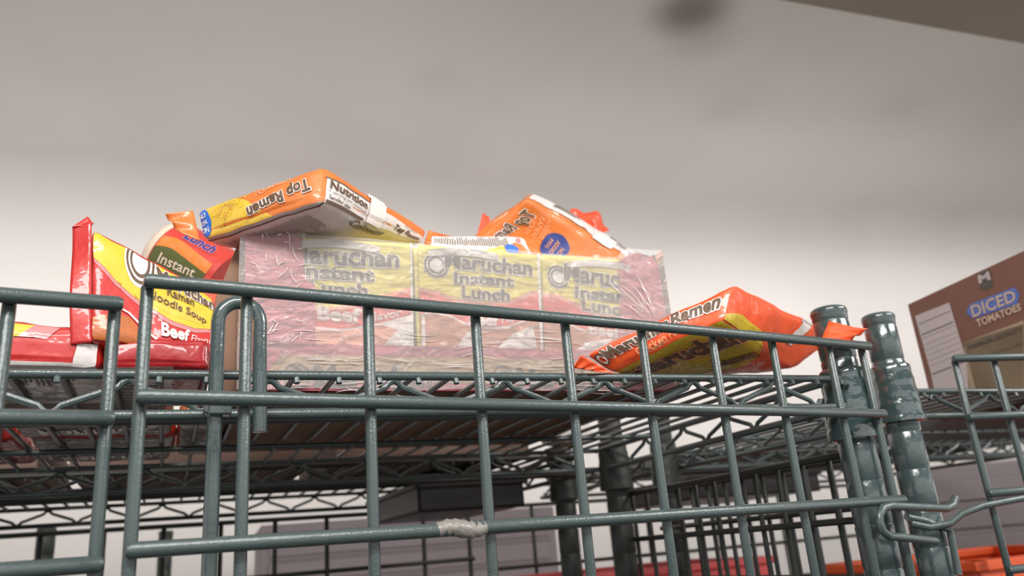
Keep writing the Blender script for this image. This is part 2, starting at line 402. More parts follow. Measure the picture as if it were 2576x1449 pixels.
mb = MB(); mb.tube([fR(0.075, -0.006, 0.009), fR(0.03, -0.009, 0.008), fR(-0.02, -0.010, 0.004), fR(-0.042, -0.009, -0.001), fR(-0.055, -0.008, -0.008), fR(-0.075, -0.006, -0.010), fR(-0.09, -0.004, -0.006), fR(-0.087, 0.004, 0.0), fR(-0.07, 0.004, -0.004), fR(-0.05, 0.0, -0.014), fR(-0.052, 0, -0.05)], 0.0031, PAINT, 12)
mb.build('latch_hook', rR, oR)

# side grids between the shelf bays (they run front to back) and the far grid before the wall
fS = lambda x, d, z: U(0.478 + d, x, z)
panel('side_grid', 'dark wire side grid running back from the nearer of the two collar posts', fS, [0.03 + 0.034 * k for k in range(12)], [0.055, 0.001, -0.06], -0.20, 0.058, 0.0027, 0.0030, SHADEDW, 'side grids', front=0.005)
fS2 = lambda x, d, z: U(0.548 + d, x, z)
panel('side_grid', 'dark wire side grid running back from the post with the wrinkled collar', fS2, [0.07 + 0.034 * k for k in range(12)], [0.058, 0.012, -0.05], -0.20, 0.062, 0.0027, 0.0030, SHADEDW, 'side grids', front=0.005)
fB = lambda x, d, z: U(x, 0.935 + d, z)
panel('back_grid', 'dark wire grid hanging before the pale wall, behind the far shelf', fB, [0.107 + 0.0848 * k for k in range(-8, 5)], [0.080, -0.008, -0.09], -0.22, 0.083, 0.0040, 0.0038, SHADEDW, 'back grids', front=0.007)
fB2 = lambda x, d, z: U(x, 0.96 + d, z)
panel('back_grid', 'dark wire grid behind the shelf of the tomato carton, right of the posts', fB2, [0.50 + 0.0848 * k for k in range(0, 13)], [0.080, 0.035, -0.03, -0.10], -0.22, 0.083, 0.0036, 0.0036, SHADEDW, 'back grids', front=0.007)

# arched rod hooked on the shelf edge
oA = U(-0.0355, -0.012, -0.12)
rA = root('arched_rod', 'arched green rod standing between the front panel and the shelf edge', 'rod', oA)
pts = [U(-0.0360, -0.012, -0.12), U(-0.0358, -0.012, 0.02), U(-0.0358, -0.012, 0.128)]
for k in range(0, 13):
    a = PI - PI * k / 12; pts.append(U(-0.0240 + 0.0118 * math.cos(a), -0.012, 0.141 + 0.0125 * math.sin(a)))
pts += [U(-0.0122, -0.012, 0.128), U(-0.0112, -0.012, 0.076)]
mb = MB(); mb.tube(pts, 0.0042, PAINTP, 16); mb.build('rod', rA, oA)
mb = MB(); mb.box(U(-0.0335, -0.016, 0.0885), E1 * 0.0062, E2 * 0.0045, E3 * 0.0036, PAINTP); mb.box(U(-0.0400, -0.010, 0.0905), E1 * 0.0022 + E3 * -0.001, E2 * 0.005, E3 * 0.0042, PAINTP); mb.build('clamp', rA, oA, bevel=0.0012)

# ------------------------------------------------------------------ soft packs
def lerp(a, b, t): return a * (1 - t) + b * t
class Pack:
    def __init__(s, c, rad=0.18, bulge=0.1, amp=0.0012, freq=45, seed=0):
        s.c = c; s.amp = amp; s.freq = freq; s.seed = Vector((seed * 3.1, seed * 1.7, seed)); s.bulge = bulge
        L = [sum((c[(1, j, k)] - c[(-1, j, k)]).length for j in (-1, 1) for k in (-1, 1)) / 4,
             sum((c[(i, 1, k)] - c[(i, -1, k)]).length for i in (-1, 1) for k in (-1, 1)) / 4,
             sum((c[(i, j, 1)] - c[(i, j, -1)]).length for i in (-1, 1) for j in (-1, 1)) / 4]
        mn = min(L); s.r = [min(0.9, 2 * rad * mn / l) for l in L]; s.L = L
    def pos(s, p):
        x, y, z = p; q = [x, y, z]
        for ax in range(3):
            if abs(abs(p[ax]) - 1) < 1e-6:
                a, b = (ax + 1) % 3, (ax + 2) % 3
                q[ax] *= 1 + s.bulge * (1 - p[a] ** 2) * (1 - p[b] ** 2) * (min(s.L) / s.L[ax]) ** 0.5
        c = [max(-1 + r, min(1 - r, v)) for v, r in zip(q, s.r)]
        d = [(v - w) / r for v, w, r in zip(q, c, s.r)]; n = math.sqrt(sum(t * t for t in d))
        if n > 1: d = [t / n for t in d] if max(abs(t) for t in p) <= 1.0 + 1e-9 and sum(1 for t in d if abs(t) > 1e-6) > 1 else d
        q = [w + t * r for w, t, r in zip(c, d, s.r)]
        P = Vector((0, 0, 0))
        for (i, j, k), v in s.c.items():
            P += v * ((1 + i * q[0]) / 2 * (1 + j * q[1]) / 2 * (1 + k * q[2]) / 2)
        if s.amp:
            P = P + noise.noise_vector(P * s.freq + s.seed) * s.amp + noise.noise_vector(P * s.freq * 3.1 + s.seed) * s.amp * 0.35
        return P
    FACES = {'F': (1, -1, 0, 2), 'B': (1, 1, 0, 2), 'D': (2, -1, 0, 1), 'U': (2, 1, 0, 1), 'L': (0, -1, 1, 2), 'R': (0, 1, 1, 2)}
    def face(s, name):
        ax, sg, a, b = s.FACES[name]; cen = s.pos((0, 0, 0))
        def P(u, v):
            q = [0, 0, 0]; q[ax] = sg; q[a] = max(-1, min(1, u * 2 - 1)); q[b] = max(-1, min(1, v * 2 - 1)); return s.pos(q)
        def S(u, v, off):
            p = P(u, v); e = 0.01
            n = (P(min(1, u + e), v) - P(max(0, u - e), v)).cross(P(u, min(1, v + e)) - P(u, max(0, v - e)))
            if n.length < 1e-12: n = p - cen
            n.normalize()
            if n.dot(p - cen) < 0: n = -n
            return p + n * off
        return S
    def body(s, mb, mats, n=26):
        for name, (ax, sg, a, b) in s.FACES.items():
            S = s.face(name); vs = []; fs = []
            for i in range(n + 1):
                for j in range(n + 1): 
                    q = [0, 0, 0]; q[ax] = sg; q[a] = i / n * 2 - 1; q[b] = j / n * 2 - 1; vs.append(s.pos(q))
            for i in range(n):
                for j in range(n):
                    f = (i * (n + 1) + j, (i + 1) * (n + 1) + j, (i + 1) * (n + 1) + j + 1, i * (n + 1) + j + 1)
                    e = {'F': 1, 'B': -1, 'D': -1, 'U': 1, 'L': -1, 'R': 1}[name]
                    fs.append(f if e > 0 else f[::-1])
            mb.add(vs, fs, mats.get(name, mats['*']))
def corners(front_low, front_top, back_low, back_top):
    """each argument: (left point, right point)"""
    c = {}
    for (j, k), pr in {(-1, -1): front_low, (-1, 1): front_top, (1, -1): back_low, (1, 1): back_top}.items():
        c[(-1, j, k)] = Vector(pr[0]); c[(1, j, k)] = Vector(pr[1])
    return c
def seal(parent, origin, a0, a1, b0, b1, m, amp=0.0015, waves=5, name='end_seal'):
    """crimped flat end of a wrapper: attached edge a0-a1, free edge b0-b1"""
    mb = MB(); n = 40; k = 6; vs = []
    nr = (a1 - a0).cross(b0 - a0).normalized()
    for i in range(n + 1):
        for j in range(k + 1):
            t = i / n; w = j / k; p = lerp(lerp(a0, a1, t), lerp(b0, b1, t), w)
            vs.append(p + nr * (amp * math.sin(t * PI * 2 * waves + 0.7) * w + amp * 0.3 * math.sin(j * PI)) )
    fs = [(i * (k + 1) + j, (i + 1) * (k + 1) + j, (i + 1) * (k + 1) + j + 1, i * (k + 1) + j + 1) for i in range(n) for j in range(k)]
    mb.add(vs, fs, m); return mb.build(name, parent, origin, solid=0.0006)
def make_pack(name, label, cat, c, mats, prints=None, seals=(), group=None, **kw):
    base = sum((v for v in c.values()), Vector()) / 8; base.z = min(v.z for v in c.values())
    r = root(name, label, cat, base, group); P = Pack(c, **kw); mb = MB(); P.body(mb, mats)
    if prints: prints(mb, P)
    mb.build('wrapper', r, base, smooth=80)
    for s in seals: seal(r, base, *s)
    return r
def box_c(u, v, z, du, dv, dz, rot=0.0, f=U):
    c = {}; cr, sr = math.cos(rot), math.sin(rot)
    for i in (-1, 1):
        for j in (-1, 1):
            for k in (-1, 1): c[(i, j, k)] = f(u + du * i * cr - dv * j * sr, v + du * i * sr + dv * j * cr, z + dz * (1 + k))
    return c
def lines(mb, S, u0, u1, v0, v1, n, m, off=0.0006, vert=False, w=0.35, seed=1):
    rnd = random.Random(seed)
    for i in range(n):
        t = (i + 0.5) / n
        if vert:
            u = lerp(u0, u1, t); h = (u1 - u0) / n * w / 2; a = v0 + (v1 - v0) * rnd.uniform(0, 0.12); b = v1 - (v1 - v0) * rnd.uniform(0, 0.35)
            poly(mb, S, [(u - h, a), (u + h, a), (u + h, b), (u - h, b)], m, off, 0.08)
        else:
            v = lerp(v0, v1, t); h = (v1 - v0) / n * w / 2; a = u0 + (u1 - u0) * rnd.uniform(0, 0.05); b = u1 - (u1 - u0) * rnd.uniform(0, 0.35)
            poly(mb, S, [(a, v - h), (b, v - h), (b, v + h), (a, v + h)], m, off, 0.08)
def Q(u0, v0, u1, v1): return [(u0, v0), (u1, v0), (u1, v1), (u0, v1)]

# ---- chicken pack lying on top of the case, left
nL, nN, nR = at(503, 606, 0.56), at(808, 512, 0.495), at(1066, 618, 0.575)
tL, tN, tR = at(486, 530, 0.57), at(812, 412, 0.50), at(1078, 580, 0.585)
c = corners((nL, nN), (tL, tN), (nL + (nR - nN) * 0.95, nR), (tL + (tR - tN) * 0.95, tR))
def pr(mb, P):
    F, D, R = P.face('F'), P.face('D'), P.face('R'); st = 0.05
    poly(mb, F, [(0.0, 0.0), (0.60, 0.0), (0.50, 0.30), (0.46, 0.6), (0.36, 0.8), (0.30, 1.0), (0.0, 1.0)], NOOD, 0.0003, st)
    for k in range(26):
        rnd = random.Random(k); a = rnd.uniform(0.13, 0.42); b = rnd.uniform(0.15, 0.85); ph = rnd.uniform(0, 6); rr = rnd.uniform(0.015, 0.04)
        band(mb, F, [(a + rr * t * 0.5 * math.cos(ph), b + 3.2 * rr * math.sin(ph + t * 0.8)) for t in range(-2, 3)], 0.028, NOOD2 if k % 2 else YEL, 0.0005, st)
    disc(mb, F, (0.045, 0.5), 0.065, 0.46, BLUEI, 0.0007, st)
    for i, w in enumerate(('NO', 'COOK', 'ON')): text(mb, F, w, Q(0.015, 0.64 - i * 0.24, 0.08, 0.80 - i * 0.24), WHITEI, 0.001, step=st)
    text(mb, F, 'Top Ramen', [(0.90, 0.78), (0.44, 0.52), (0.44, 0.16), (0.93, 0.36)], BROWNI, 0.0011, WHITEI, bold=0.04, step=st)
    text(mb, F, 'CHICKEN', [(0.76, 0.93), (0.52, 0.80), (0.52, 0.63), (0.76, 0.80)], PEACHI, 0.0010, bold=0.0, step=st)
    poly(mb, R, [(0.03, 0.0), (1, 0.0), (1, 0.35), (0.80, 0.40), (0.42, 0.60), (0.03, 0.72)], WHITE, 0.0004, st)
    band(mb, R, [(0.03, 0.70), (0.40, 0.61)], 0.03, BROWNI, 0.0007, st)
    text(mb, R, 'Nutrition', [(0.05, 0.42), (0.36, 0.36), (0.36, 0.56), (0.05, 0.66)], BROWNI, 0.0010, bold=0.03, step=st)
    text(mb, R, '1 serving per container', [(0.05, 0.29), (0.36, 0.22), (0.36, 0.32), (0.05, 0.39)], GREYI, 0.0010, bold=0.0, step=st)
    text(mb, R, 'Serving size', [(0.05, 0.14), (0.22, 0.10), (0.22, 0.22), (0.05, 0.26)], BROWNI, 0.0010, bold=0.02, step=st)
    poly(mb, R, [(0.04, 0.03), (0.36, -0.0), (0.36, 0.08), (0.04, 0.12)], BROWNI, 0.0010, st)
    poly(mb, R, [(0.38, 0.02), (0.52, 0.0), (0.52, 1.0), (0.38, 1.0)], WHITEI, 0.0016, st)
    text(mb, R, 'Top Ramen', [(0.64, 0.06), (0.93, 0.02), (0.93, 0.25), (0.64, 0.34)], BROWNI, 0.0011, bold=0.03, step=st)
    text(mb, R, 'THE ORIGINAL', [(0.72, 0.37), (0.88, 0.32), (0.88, 0.39), (0.72, 0.44)], GREYI, 0.0011, bold=0.0, step=st)
    # underside panel: print and lines
    band(mb, D, [(0.04, 0.03), (0.98, 0.03)], 0.012, BROWNI, 0.0006, st)
    lines(mb, D, 0.10, 0.80, 0.07, 0.30, 34, GREYI, 0.0007, vert=True, w=0.30)
    text(mb, D, 'Calories', [(0.98, 0.30), (0.98, 0.62), (0.90, 0.62), (0.90, 0.30)][::-1], BROWNI, 0.0009, bold=0.02, step=st)
make_pack('noodle_pack', 'orange chicken noodle pack with nutrition label, lying tilted on the wrapped case at left', 'noodle pack', c,
          {'*': ORANGE, 'D': WHITE}, pr,
          seals=[(nL, tL, at(452, 588, 0.565), at(416, 541, 0.575), ORANGE, 0.002, 2), (nR, tR, at(1130, 618, 0.60), at(1140, 596, 0.605), ORANGE)],
          group='loose noodle packs', rad=0.22, bulge=0.10, amp=0.0022, freq=28, seed=1)

# ---- chicken pack on the case, right of the middle
nL, nN, nR = at(1165, 634, 0.60), at(1322, 500, 0.555), at(1590, 655, 0.60)
tL, tN, tR = at(1185, 600, 0.62), at(1346, 482, 0.575), at(1600, 636, 0.62)
fl = nL + (nR - nN)
fl = at(1402, 706, 0.575)
c = corners((nL, nN), (tL, tN), (fl, nR), (fl + Vector((0, 0.03, 0.014)), tR))
def pr(mb, P):
    D, R, F = P.face('D'), P.face('R'), P.face('F'); st = 0.05
    text(mb, D, 'Top Ramen', [(0.90, 0.19), (0.22, 0.15), (0.24, 0.035), (0.88, 0.05)], BROWNI, 0.0011, WHITEI, bold=0.03, step=st)
    def g(x, y): return (0.575 + 0.0026 * x - 0.0058 * y, 0.515 + 0.00205 * x + 0.0039 * y)
    poly(mb, D, [g(37 * math.cos(2 * PI * k / 28), 35 * math.sin(2 * PI * k / 28)) for k in range(28)], BLUED, 0.0007, st)
    rd = (-0.6, 0.8); up = (0.8, 0.6)
    def word(w, cx_, cy_, ln, h, off=0.0010):
        q = [(cx_ + rd[0] * a * ln / 2 + up[0] * b * h / 2, cy_ + rd[1] * a * ln / 2 + up[1] * b * h / 2) for a, b in ((-1, -1), (1, -1), (1, 1), (-1, 1))]
        text(mb, D, w, [g(*p) for p in q], PEACHI, off, step=st, bold=0.0)
    word('NO', 13, 12, 18, 11); word('ADDED', -1, 1, 40, 10); word('MSG', -14, -10, 26, 10)
    for k, w in enumerate(('NOODLES', 'RAMEN', 'CHICKEN')): word(w, -22 - k * 18, -42 - k * 6, 50, 12, 0.0009)
    poly(mb, D, [(0.02, 0.0), (0.22, 0.0), (0.12, 0.13), (0.02, 0.2)], NOOD, 0.0003, st)
    poly(mb, D, [(0.05, 0.25), (0.2, 0.24), (0.30, 0.40), (0.22, 0.62), (0.05, 0.65)], NOOD, 0.0003, st)
    poly(mb, R, [(0.0, 0.25), (1, 0.15), (1, 1.0), (0.0, 1.0)], WHITE, 0.0006, st)
    text(mb, R, 'Nutrition', [(0.98, 0.75), (0.70, 0.80), (0.70, 0.35), (0.98, 0.30)], GREYI, 0.0010, step=st, bold=0.02)
    lines(mb, R, 0.18, 0.45, 0.45, 0.75, 4, GREYI, 0.0010, w=0.5)
    poly(mb, R, [(0.60, 0.0), (0.78, -0.0), (0.78, 0.5), (0.60, 0.5)], WHITEI, 0.0012, st)
make_pack('noodle_pack', 'orange noodle pack with round blue badge, peaked up on the right of the case', 'noodle pack', c,
          {'*': ORANGE}, pr, seals=[], group='loose noodle packs', rad=0.2, bulge=0.14, amp=0.0022, freq=30, seed=2)
# ---- bright orange pack behind it
c = corners((at(1215, 800, 0.70), at(1560, 815, 0.72)), (at(1206, 562, 0.71), at(1520, 590, 0.73)), (at(1215, 815, 0.78), at(1560, 830, 0.79)), (at(1215, 575, 0.78), at(1480, 548, 0.79)))
def pr(mb, P):
    F = P.face('F'); poly(mb, F, [(0.78, 0.65), (0.97, 0.62), (0.99, 0.92), (0.84, 0.94)], WHITE, 0.0006, 0.05)
    disc(mb, F, (0.93, 0.66), 0.012, 0.05, BROWNI, 0.0009)
make_pack('noodle_pack', 'bright red orange noodle pack poking out behind the pack with the blue badge', 'noodle pack', c, {'*': REDO}, pr,
          seals=[(at(1428, 560, 0.735), at(1500, 592, 0.735), at(1432, 529, 0.74), at(1500, 533, 0.74), REDO, 0.004, 1), (at(1490, 552, 0.735), at(1500, 592, 0.735), at(1503, 534, 0.74), at(1531, 580, 0.74), REDO, 0.002, 1),
                 (at(1200, 590, 0.70), at(1236, 575, 0.70), at(1214, 537, 0.705), at(1230, 545, 0.705), REDO, 0.001, 1)],
          group='loose noodle packs', rad=0.2, bulge=0.12, amp=0.002, seed=3)
# ---- pack lying with its printed back to the camera
c = corners((at(1080, 634, 0.552), at(1345, 655, 0.545)), (at(1086, 592, 0.555), at(1315, 596, 0.548)), (at(1080, 640, 0.60), at(1350, 668, 0.60)), (at(1090, 612, 0.61), at(1310, 610, 0.60)))
def pr(mb, P):
    F = P.face('F'); lines(mb, F, 0.03, 0.80, 0.50, 0.96, 34, GREYI, 0.0006, vert=True, w=0.45, seed=5)
    poly(mb, F, [(0.50, 0.2), (0.58, 0.42), (0.70, 0.50), (0.80, 0.35), (0.82, 0.0), (0.5, 0.0)], YEL, 0.0007, 0.05)
    poly(mb, F, [(0.80, 0.5), (0.86, 0.72), (0.93, 0.66), (0.99, 0.3), (0.99, 0.0), (0.78, 0.0)], ORANGE, 0.0008, 0.05)
    disc(mb, F, (0.80, 0.38), 0.07, 0.2, BLUEI, 0.0010, 0.05); disc(mb, F, (0.92, 0.84), 0.025, 0.09, PINKW, 0.0010, 0.05)
make_pack('noodle_pack', 'small white backed noodle pack between the two peaked orange packs', 'noodle pack', c, {'*': WHITE}, pr,
          seals=[(at(1092, 606, 0.555), at(1092, 632, 0.555), at(1068, 600, 0.56), at(1072, 630, 0.56), ORANGE, 0.001, 2)], group='loose noodle packs', rad=0.13, bulge=0.06, amp=0.0016, seed=4)

# ---- bright orange pack on the right end of the shelf
nL, nN, nR = at(1545, 940, 0.442), at(1818, 800, 0.412), at(2062, 866, 0.408)
tL, tN, tR = at(1462, 893, 0.435), at(1842, 710, 0.420), at(2085, 808, 0.410)
c = corners((nL, nN), (tL, tN), (at(1700, 955, 0.52), at(1995, 935, 0.50)), (at(1640, 880, 0.53), at(2120, 838, 0.52)))
def pr(mb, P):
    F, D, R = P.face('F'), P.face('D'), P.face('R'); st = 0.05
    text(mb, F, 'Maruchan', [(0.10, 0.45), (0.53, 0.47), (0.53, 0.86), (0.07, 0.86)], BROWNI, 0.0012, WHITEI, bold=0.04, step=st)
    text(mb, F, 'Ramen', [(0.55, 0.47), (0.93, 0.36), (0.93, 0.84), (0.55, 0.86)], BROWNI, 0.0012, WHITEI, bold=0.04, step=st)
    text(mb, F, 'Chicken', [(0.25, 0.14), (0.48, 0.14), (0.48, 0.40), (0.25, 0.40)], PEACHI, 0.0010, bold=0.02, step=st)
    text(mb, F, 'Flavor', [(0.51, 0.16), (0.66, 0.16), (0.66, 0.36), (0.51, 0.36)], PEACHI, 0.0010, bold=0.0, step=st)
    disc(mb, F, (0.045, 0.58), 0.035, 0.25, BROWNI, 0.0011, st, hole=0.8); disc(mb, F, (0.045, 0.58), 0.027, 0.2, WHITEI, 0.0008, st, hole=0.6)
    poly(mb, D, [(0.0, 0.0), (0.97, 0.0), (1.0, 0.5), (0.86, 0.62), (0.55, 0.75), (0.0, 0.8)], YEL, 0.0004, st)
    poly(mb, R, [(0.0, 0.0), (0.5, 0.0), (0.35, 0.22), (0.15, 0.30), (0.0, 0.20)], YEL, 0.0004, st)
    text(mb, D, 'Maruchan', [(0.02, 0.34), (1.02, 0.34), (1.02, 0.08), (0.02, 0.08)][::-1] if False else [(0.02, 0.30), (0.98, 0.34), (0.98, 0.08), (0.02, 0.05)], BROWNI, 0.0011, PEACHI, bold=0.05, step=st)
    text(mb, D, 'Ramen', [(0.55, 0.60), (0.92, 0.60), (0.92, 0.45), (0.55, 0.45)], BROWNI, 0.0010, bold=0.04, step=st)
    text(mb, D, 'Chicken', [(0.45, 0.82), (0.80, 0.82), (0.80, 0.70), (0.45, 0.70)], REDO, 0.0010, bold=0.02, step=st)
    poly(mb, R, [(0.62, 0.3), (0.70, 0.3), (0.70, 1.0), (0.60, 1.0)], WHITE, 0.0010, st)
P_UP = film('clear_white_back', (214, 206, 200))
make_pack('noodle_pack', 'bright orange chicken noodle pack tipped up on the shelf beside the posts', 'noodle pack', c,
          {'*': ORANGE2, 'U': P_UP, 'D': REDO}, pr,
          seals=[(nR, tR, at(2140, 853, 0.396), at(2185, 829, 0.394), ORANGE2, 0.0025, 2), (nL, tL, at(1500, 934, 0.44), at(1440, 925, 0.44), ORANGE2, 0.001, 3)],
          group='loose noodle packs', rad=0.16, bulge=0.09, amp=0.0018, freq=30, seed=6)

# ---- red beef packs at the left end
c = corners((at(226, 855, 0.49), at(545, 900, 0.495)), (at(226, 566, 0.505), at(545, 752, 0.51)), (at(240, 900, 0.53), at(545, 925, 0.53)), (at(240, 600, 0.525), at(545, 775, 0.53)))
def pr(mb, P):
    F = P.face('F'); st = 0.05
    poly(mb, F, [(0.0, 0.68), (0.12, 0.66), (0.28, 0.70), (0.42, 0.60), (0.5, 0.42), (0.62, 0.30), (0.80, 0.28), (0.97, 0.36), (0.97, 1), (0.0, 1.0)], PINKW, 0.0003, st)
    poly(mb, F, [(0.0, 0.72), (0.12, 0.70), (0.26, 0.74), (0.40, 0.66), (0.5, 0.48), (0.62, 0.36), (0.80, 0.34), (0.97, 0.42), (0.97, 1), (0.0, 1.0)], YEL, 0.0005, st)
    poly(mb, F, [(0.45, 0.52), (0.62, 0.42), (0.9, 0.42), (0.9, 0.6), (0.6, 0.70)], NOOD, 0.0006, st)
    disc(mb, F, (0.38, 0.93), 0.125, 0.30, WHITEI, 0.0007, st); disc(mb, F, (0.38, 0.93), 0.112, 0.26, BROWNI, 0.0009, st, hole=0.86); disc(mb, F, (0.38, 0.93), 0.082, 0.19, BROWNI, 0.0009, st, hole=0.80)
    text(mb, F, 'Maruchan', [(0.52, 0.78), (0.99, 0.78), (0.99, 0.95), (0.50, 0.95)], BROWNI, 0.0012, WHITEI, bold=0.04, step=st)
    text(mb, F, 'Ramen', [(0.58, 0.66), (0.80, 0.66), (0.80, 0.79), (0.58, 0.79)], BROWNI, 0.0012, bold=0.02, step=st)
    text(mb, F, 'Noodle Soup', [(0.44, 0.52), (0.90, 0.43), (0.90, 0.56), (0.44, 0.66)], BROWNI, 0.0012, bold=0.01, step=st)
    text(mb, F, 'Beef', [(0.54, 0.16), (0.76, 0.14), (0.76, 0.29), (0.54, 0.31)], WHITEI, 0.0012, bold=0.04, step=st)
    text(mb, F, 'Flavor', [(0.78, 0.14), (0.96, 0.14), (0.96, 0.24), (0.78, 0.24)], WHITEI, 0.0012, bold=0.0, step=st)
    poly(mb, F, [(0.02, 0.20), (0.15, 0.26), (0.30, 0.28), (0.42, 0.15), (0.5, 0.02), (0.05, 0.02)], BEEFP, 0.0006, st)
    band(mb, F, [(0.02, 0.36), (0.15, 0.36), (0.30, 0.32), (0.42, 0.20), (0.52, 0.10)], 0.02, WHITEI, 0.0010, st)
make_pack('noodle_pack', 'red and yellow beef noodle pack leaning upright at the left end of the shelf', 'noodle pack', c, {'*': RED, 'B': REDD}, pr,
          seals=[(at(230, 556, 0.507), at(230, 860, 0.492), at(181, 570, 0.51), at(176, 865, 0.495), RED, 0.002, 1), (at(181, 572, 0.51), at(232, 566, 0.507), at(221, 548, 0.512), at(236, 562, 0.508), RED, 0.001, 1)],
          group='loose noodle packs', rad=0.16, bulge=0.10, amp=0.0022, freq=28, seed=7)
zt = 0.1165
def low(px, Yv=None): return px
c = corners((U(-0.30, 0.004, zt), U(-0.097, 0.004, zt)), (U(-0.30, 0.004, zt + 0.036), U(-0.099, 0.006, zt + 0.024)), (U(-0.30, 0.115, zt), U(-0.097, 0.115, zt)), (U(-0.30, 0.115, zt + 0.034), U(-0.097, 0.115, zt + 0.03)))
def pr(mb, P):
    F, D, R = P.face('F'), P.face('D'), P.face('R'); st = 0.06
    poly(mb, F, [(0.0, 0.02), (0.95, 0.02), (0.95, 0.12), (0.0, 0.14)], WHITE, 0.0006, st)
    poly(mb, F, [(0.93, 0.0), (1.0, 0.0), (1.0, 0.55), (0.94, 0.55)], WHITE, 0.0006, st)
    poly(mb, F, [(0.52, 0.78), (0.80, 0.66), (0.84, 0.96), (0.5, 1.0)], YEL, 0.0006, st)
    poly(mb, F, [(0.80, 0.66), (0.87, 0.64), (0.90, 0.95), (0.84, 0.96)], PINKW, 0.0006, st)
    lines(mb, D, 0.45, 0.75, 0.02, 0.42, 10, BROWNI, 0.0007, vert=True, w=0.18, seed=3)
    lines(mb, D, 0.77, 0.93, 0.02, 0.40, 12, GREYI, 0.0007, vert=True, w=0.4, seed=4)
    lines(mb, D, 0.2, 0.93, 0.48, 0.9, 12, GREYI, 0.0007, w=0.4, seed=9)
make_pack('noodle_pack', 'red noodle pack lying flat at the far left of the shelf, white underside showing through', 'noodle pack', c, {'*': RED, 'D': WHITE}, pr, group='loose noodle packs', rad=0.2, bulge=0.10, amp=0.0018, seed=8)
c = corners((U(-0.094, 0.004, zt), U(-0.039, 0.004, zt)), (U(-0.094, 0.006, zt + 0.020), U(-0.039, 0.006, zt + 0.018)), (U(-0.094, 0.12, zt), U(-0.039, 0.12, zt)), (U(-0.094, 0.12, zt + 0.022), U(-0.039, 0.12, zt + 0.02)))
def pr(mb, P):
    D = P.face('D'); st = 0.06
    poly(mb, D, Q(0.0, 0.0, 0.64, 1.0), WHITE, 0.0004, st)
    for a in (0.40, 0.53): poly(mb, D, Q(a, 0.03, a + 0.09, 0.22), YEL, 0.0008, st)
    disc(mb, D, (0.15, 0.20), 0.11, 0.09, BROWNI, 0.0008, st, hole=0.82); disc(mb, D, (0.15, 0.20), 0.06, 0.05, BROWNI, 0.0008, st, hole=0.7)
    lines(mb, D, 0.05, 0.6, 0.35, 0.95, 12, GREYI, 0.0007, w=0.4, seed=11)
make_pack('noodle_pack', 'deep red noodle pack lying under the leaning red pack, behind the front panel corner', 'noodle pack', c, {'*': REDD, 'D': RED}, pr, group='loose noodle packs', rad=0.2, bulge=0.08, amp=0.0012, seed=9)
# packs further back on the shelf, seen through the deck from below
def pr(mb, P):
    D = P.face('D'); lines(mb, D, 0.06, 0.92, 0.08, 0.9, 14, GREYI, 0.0007, w=0.4, seed=12)
    text(mb, D, 'Maruchan', [(0.15, 0.62), (0.85, 0.62), (0.85, 0.86), (0.15, 0.86)], WHITEI, 0.001, bold=0.03, step=0.06)
for (u, v, du, dv, rot, ms, lb) in ((-0.235, 0.188, 0.057, 0.062, 0.04, {'*': GREYW, 'D': GREYW}, 'grey backed noodle pack on the shelf, second row, furthest left'),
                                    (-0.115, 0.188, 0.055, 0.062, -0.03, {'*': GREYW, 'D': GREYW}, 'grey backed noodle pack on the shelf, second row, behind the flat deep red pack'),
                                    (-0.235, 0.336, 0.058, 0.074, 0.0, {'*': RED, 'D': RED}, 'red noodle pack on the back edge of the shelf, furthest left'),
                                    (-0.112, 0.336, 0.055, 0.074, 0.02, {'*': RED, 'D': GREYW}, 'red noodle pack on the back edge of the shelf, second from the left'),
 (-0.038, 0.29, 0.015, 0.09, 0.0, {'*': ORANGE, 'D': GREYW}, 'orange noodle pack lying along the back left side of the wrapped case')):
    make_pack('noodle_pack', lb, 'noodle pack', box_c(u, v, zt, du, dv, 0.011, rot), ms, pr, group='loose noodle packs', rad=0.25, bulge=0.08, amp=0.0012, seed=10 + u * 9)
# orange pack standing behind the red one
c = corners((at(440, 930, 0.575), at(556, 925, 0.575)), (at(452, 702, 0.575), at(572, 703, 0.57)), (at(445, 935, 0.60), at(556, 930, 0.60)), (at(452, 708, 0.60), at(568, 708, 0.60)))
make_pack('noodle_pack', 'orange pack standing behind the leaning red pack, under the tipped cup', 'noodle pack', c, {'*': ORANGE2}, None, group='loose noodle packs', rad=0.14, bulge=0.06, amp=0.0012, seed=21)

# ---- tipped noodle cup behind the case
ca = at(443, 655, 0.73); cb = at(578, 722, 0.695)
ax = (cb - ca); Lc = ax.length; ax.normalize()
rC = root('noodle_cup', 'red and green instant noodle cup lying tipped, left of the wrapped case', 'cup', ca - E3 * 0.03)
CRM = mat('cream_foam', (222, 204, 184), rough=0.6, bump=0.2, bscale=200)
oC = ca - E3 * 0.03
mb = MB(); mb.lathe(ca, ax, [(0.030, -0.010), (0.0345, -0.008), (0.036, -0.003), (0.0355, 0.0)], CRM, 48); mb.build('lid', rC, oC, smooth=50)
CRD = film('cup_red', (206, 62, 52)); COR = film('cup_orange', (226, 128, 50))
mb = MB(); mb.lathe(ca, ax, [(0.0348, 0.0), (0.0335, 0.02), (0.030, Lc)], CRD, 48)
a0 = -(ca + cb).normalized(); a0 = (a0 - ax * a0.dot(ax)).normalized(); b0 = ax.cross(a0)
if b0.z < 0: b0 = -b0
def cupS(u, v, off):                       # u along the axis in metres, v angle
    r = 0.0348 - 0.0048 * u / Lc + off
    return ca + ax * u + (a0 * math.cos(v) + b0 * math.sin(v)) * r
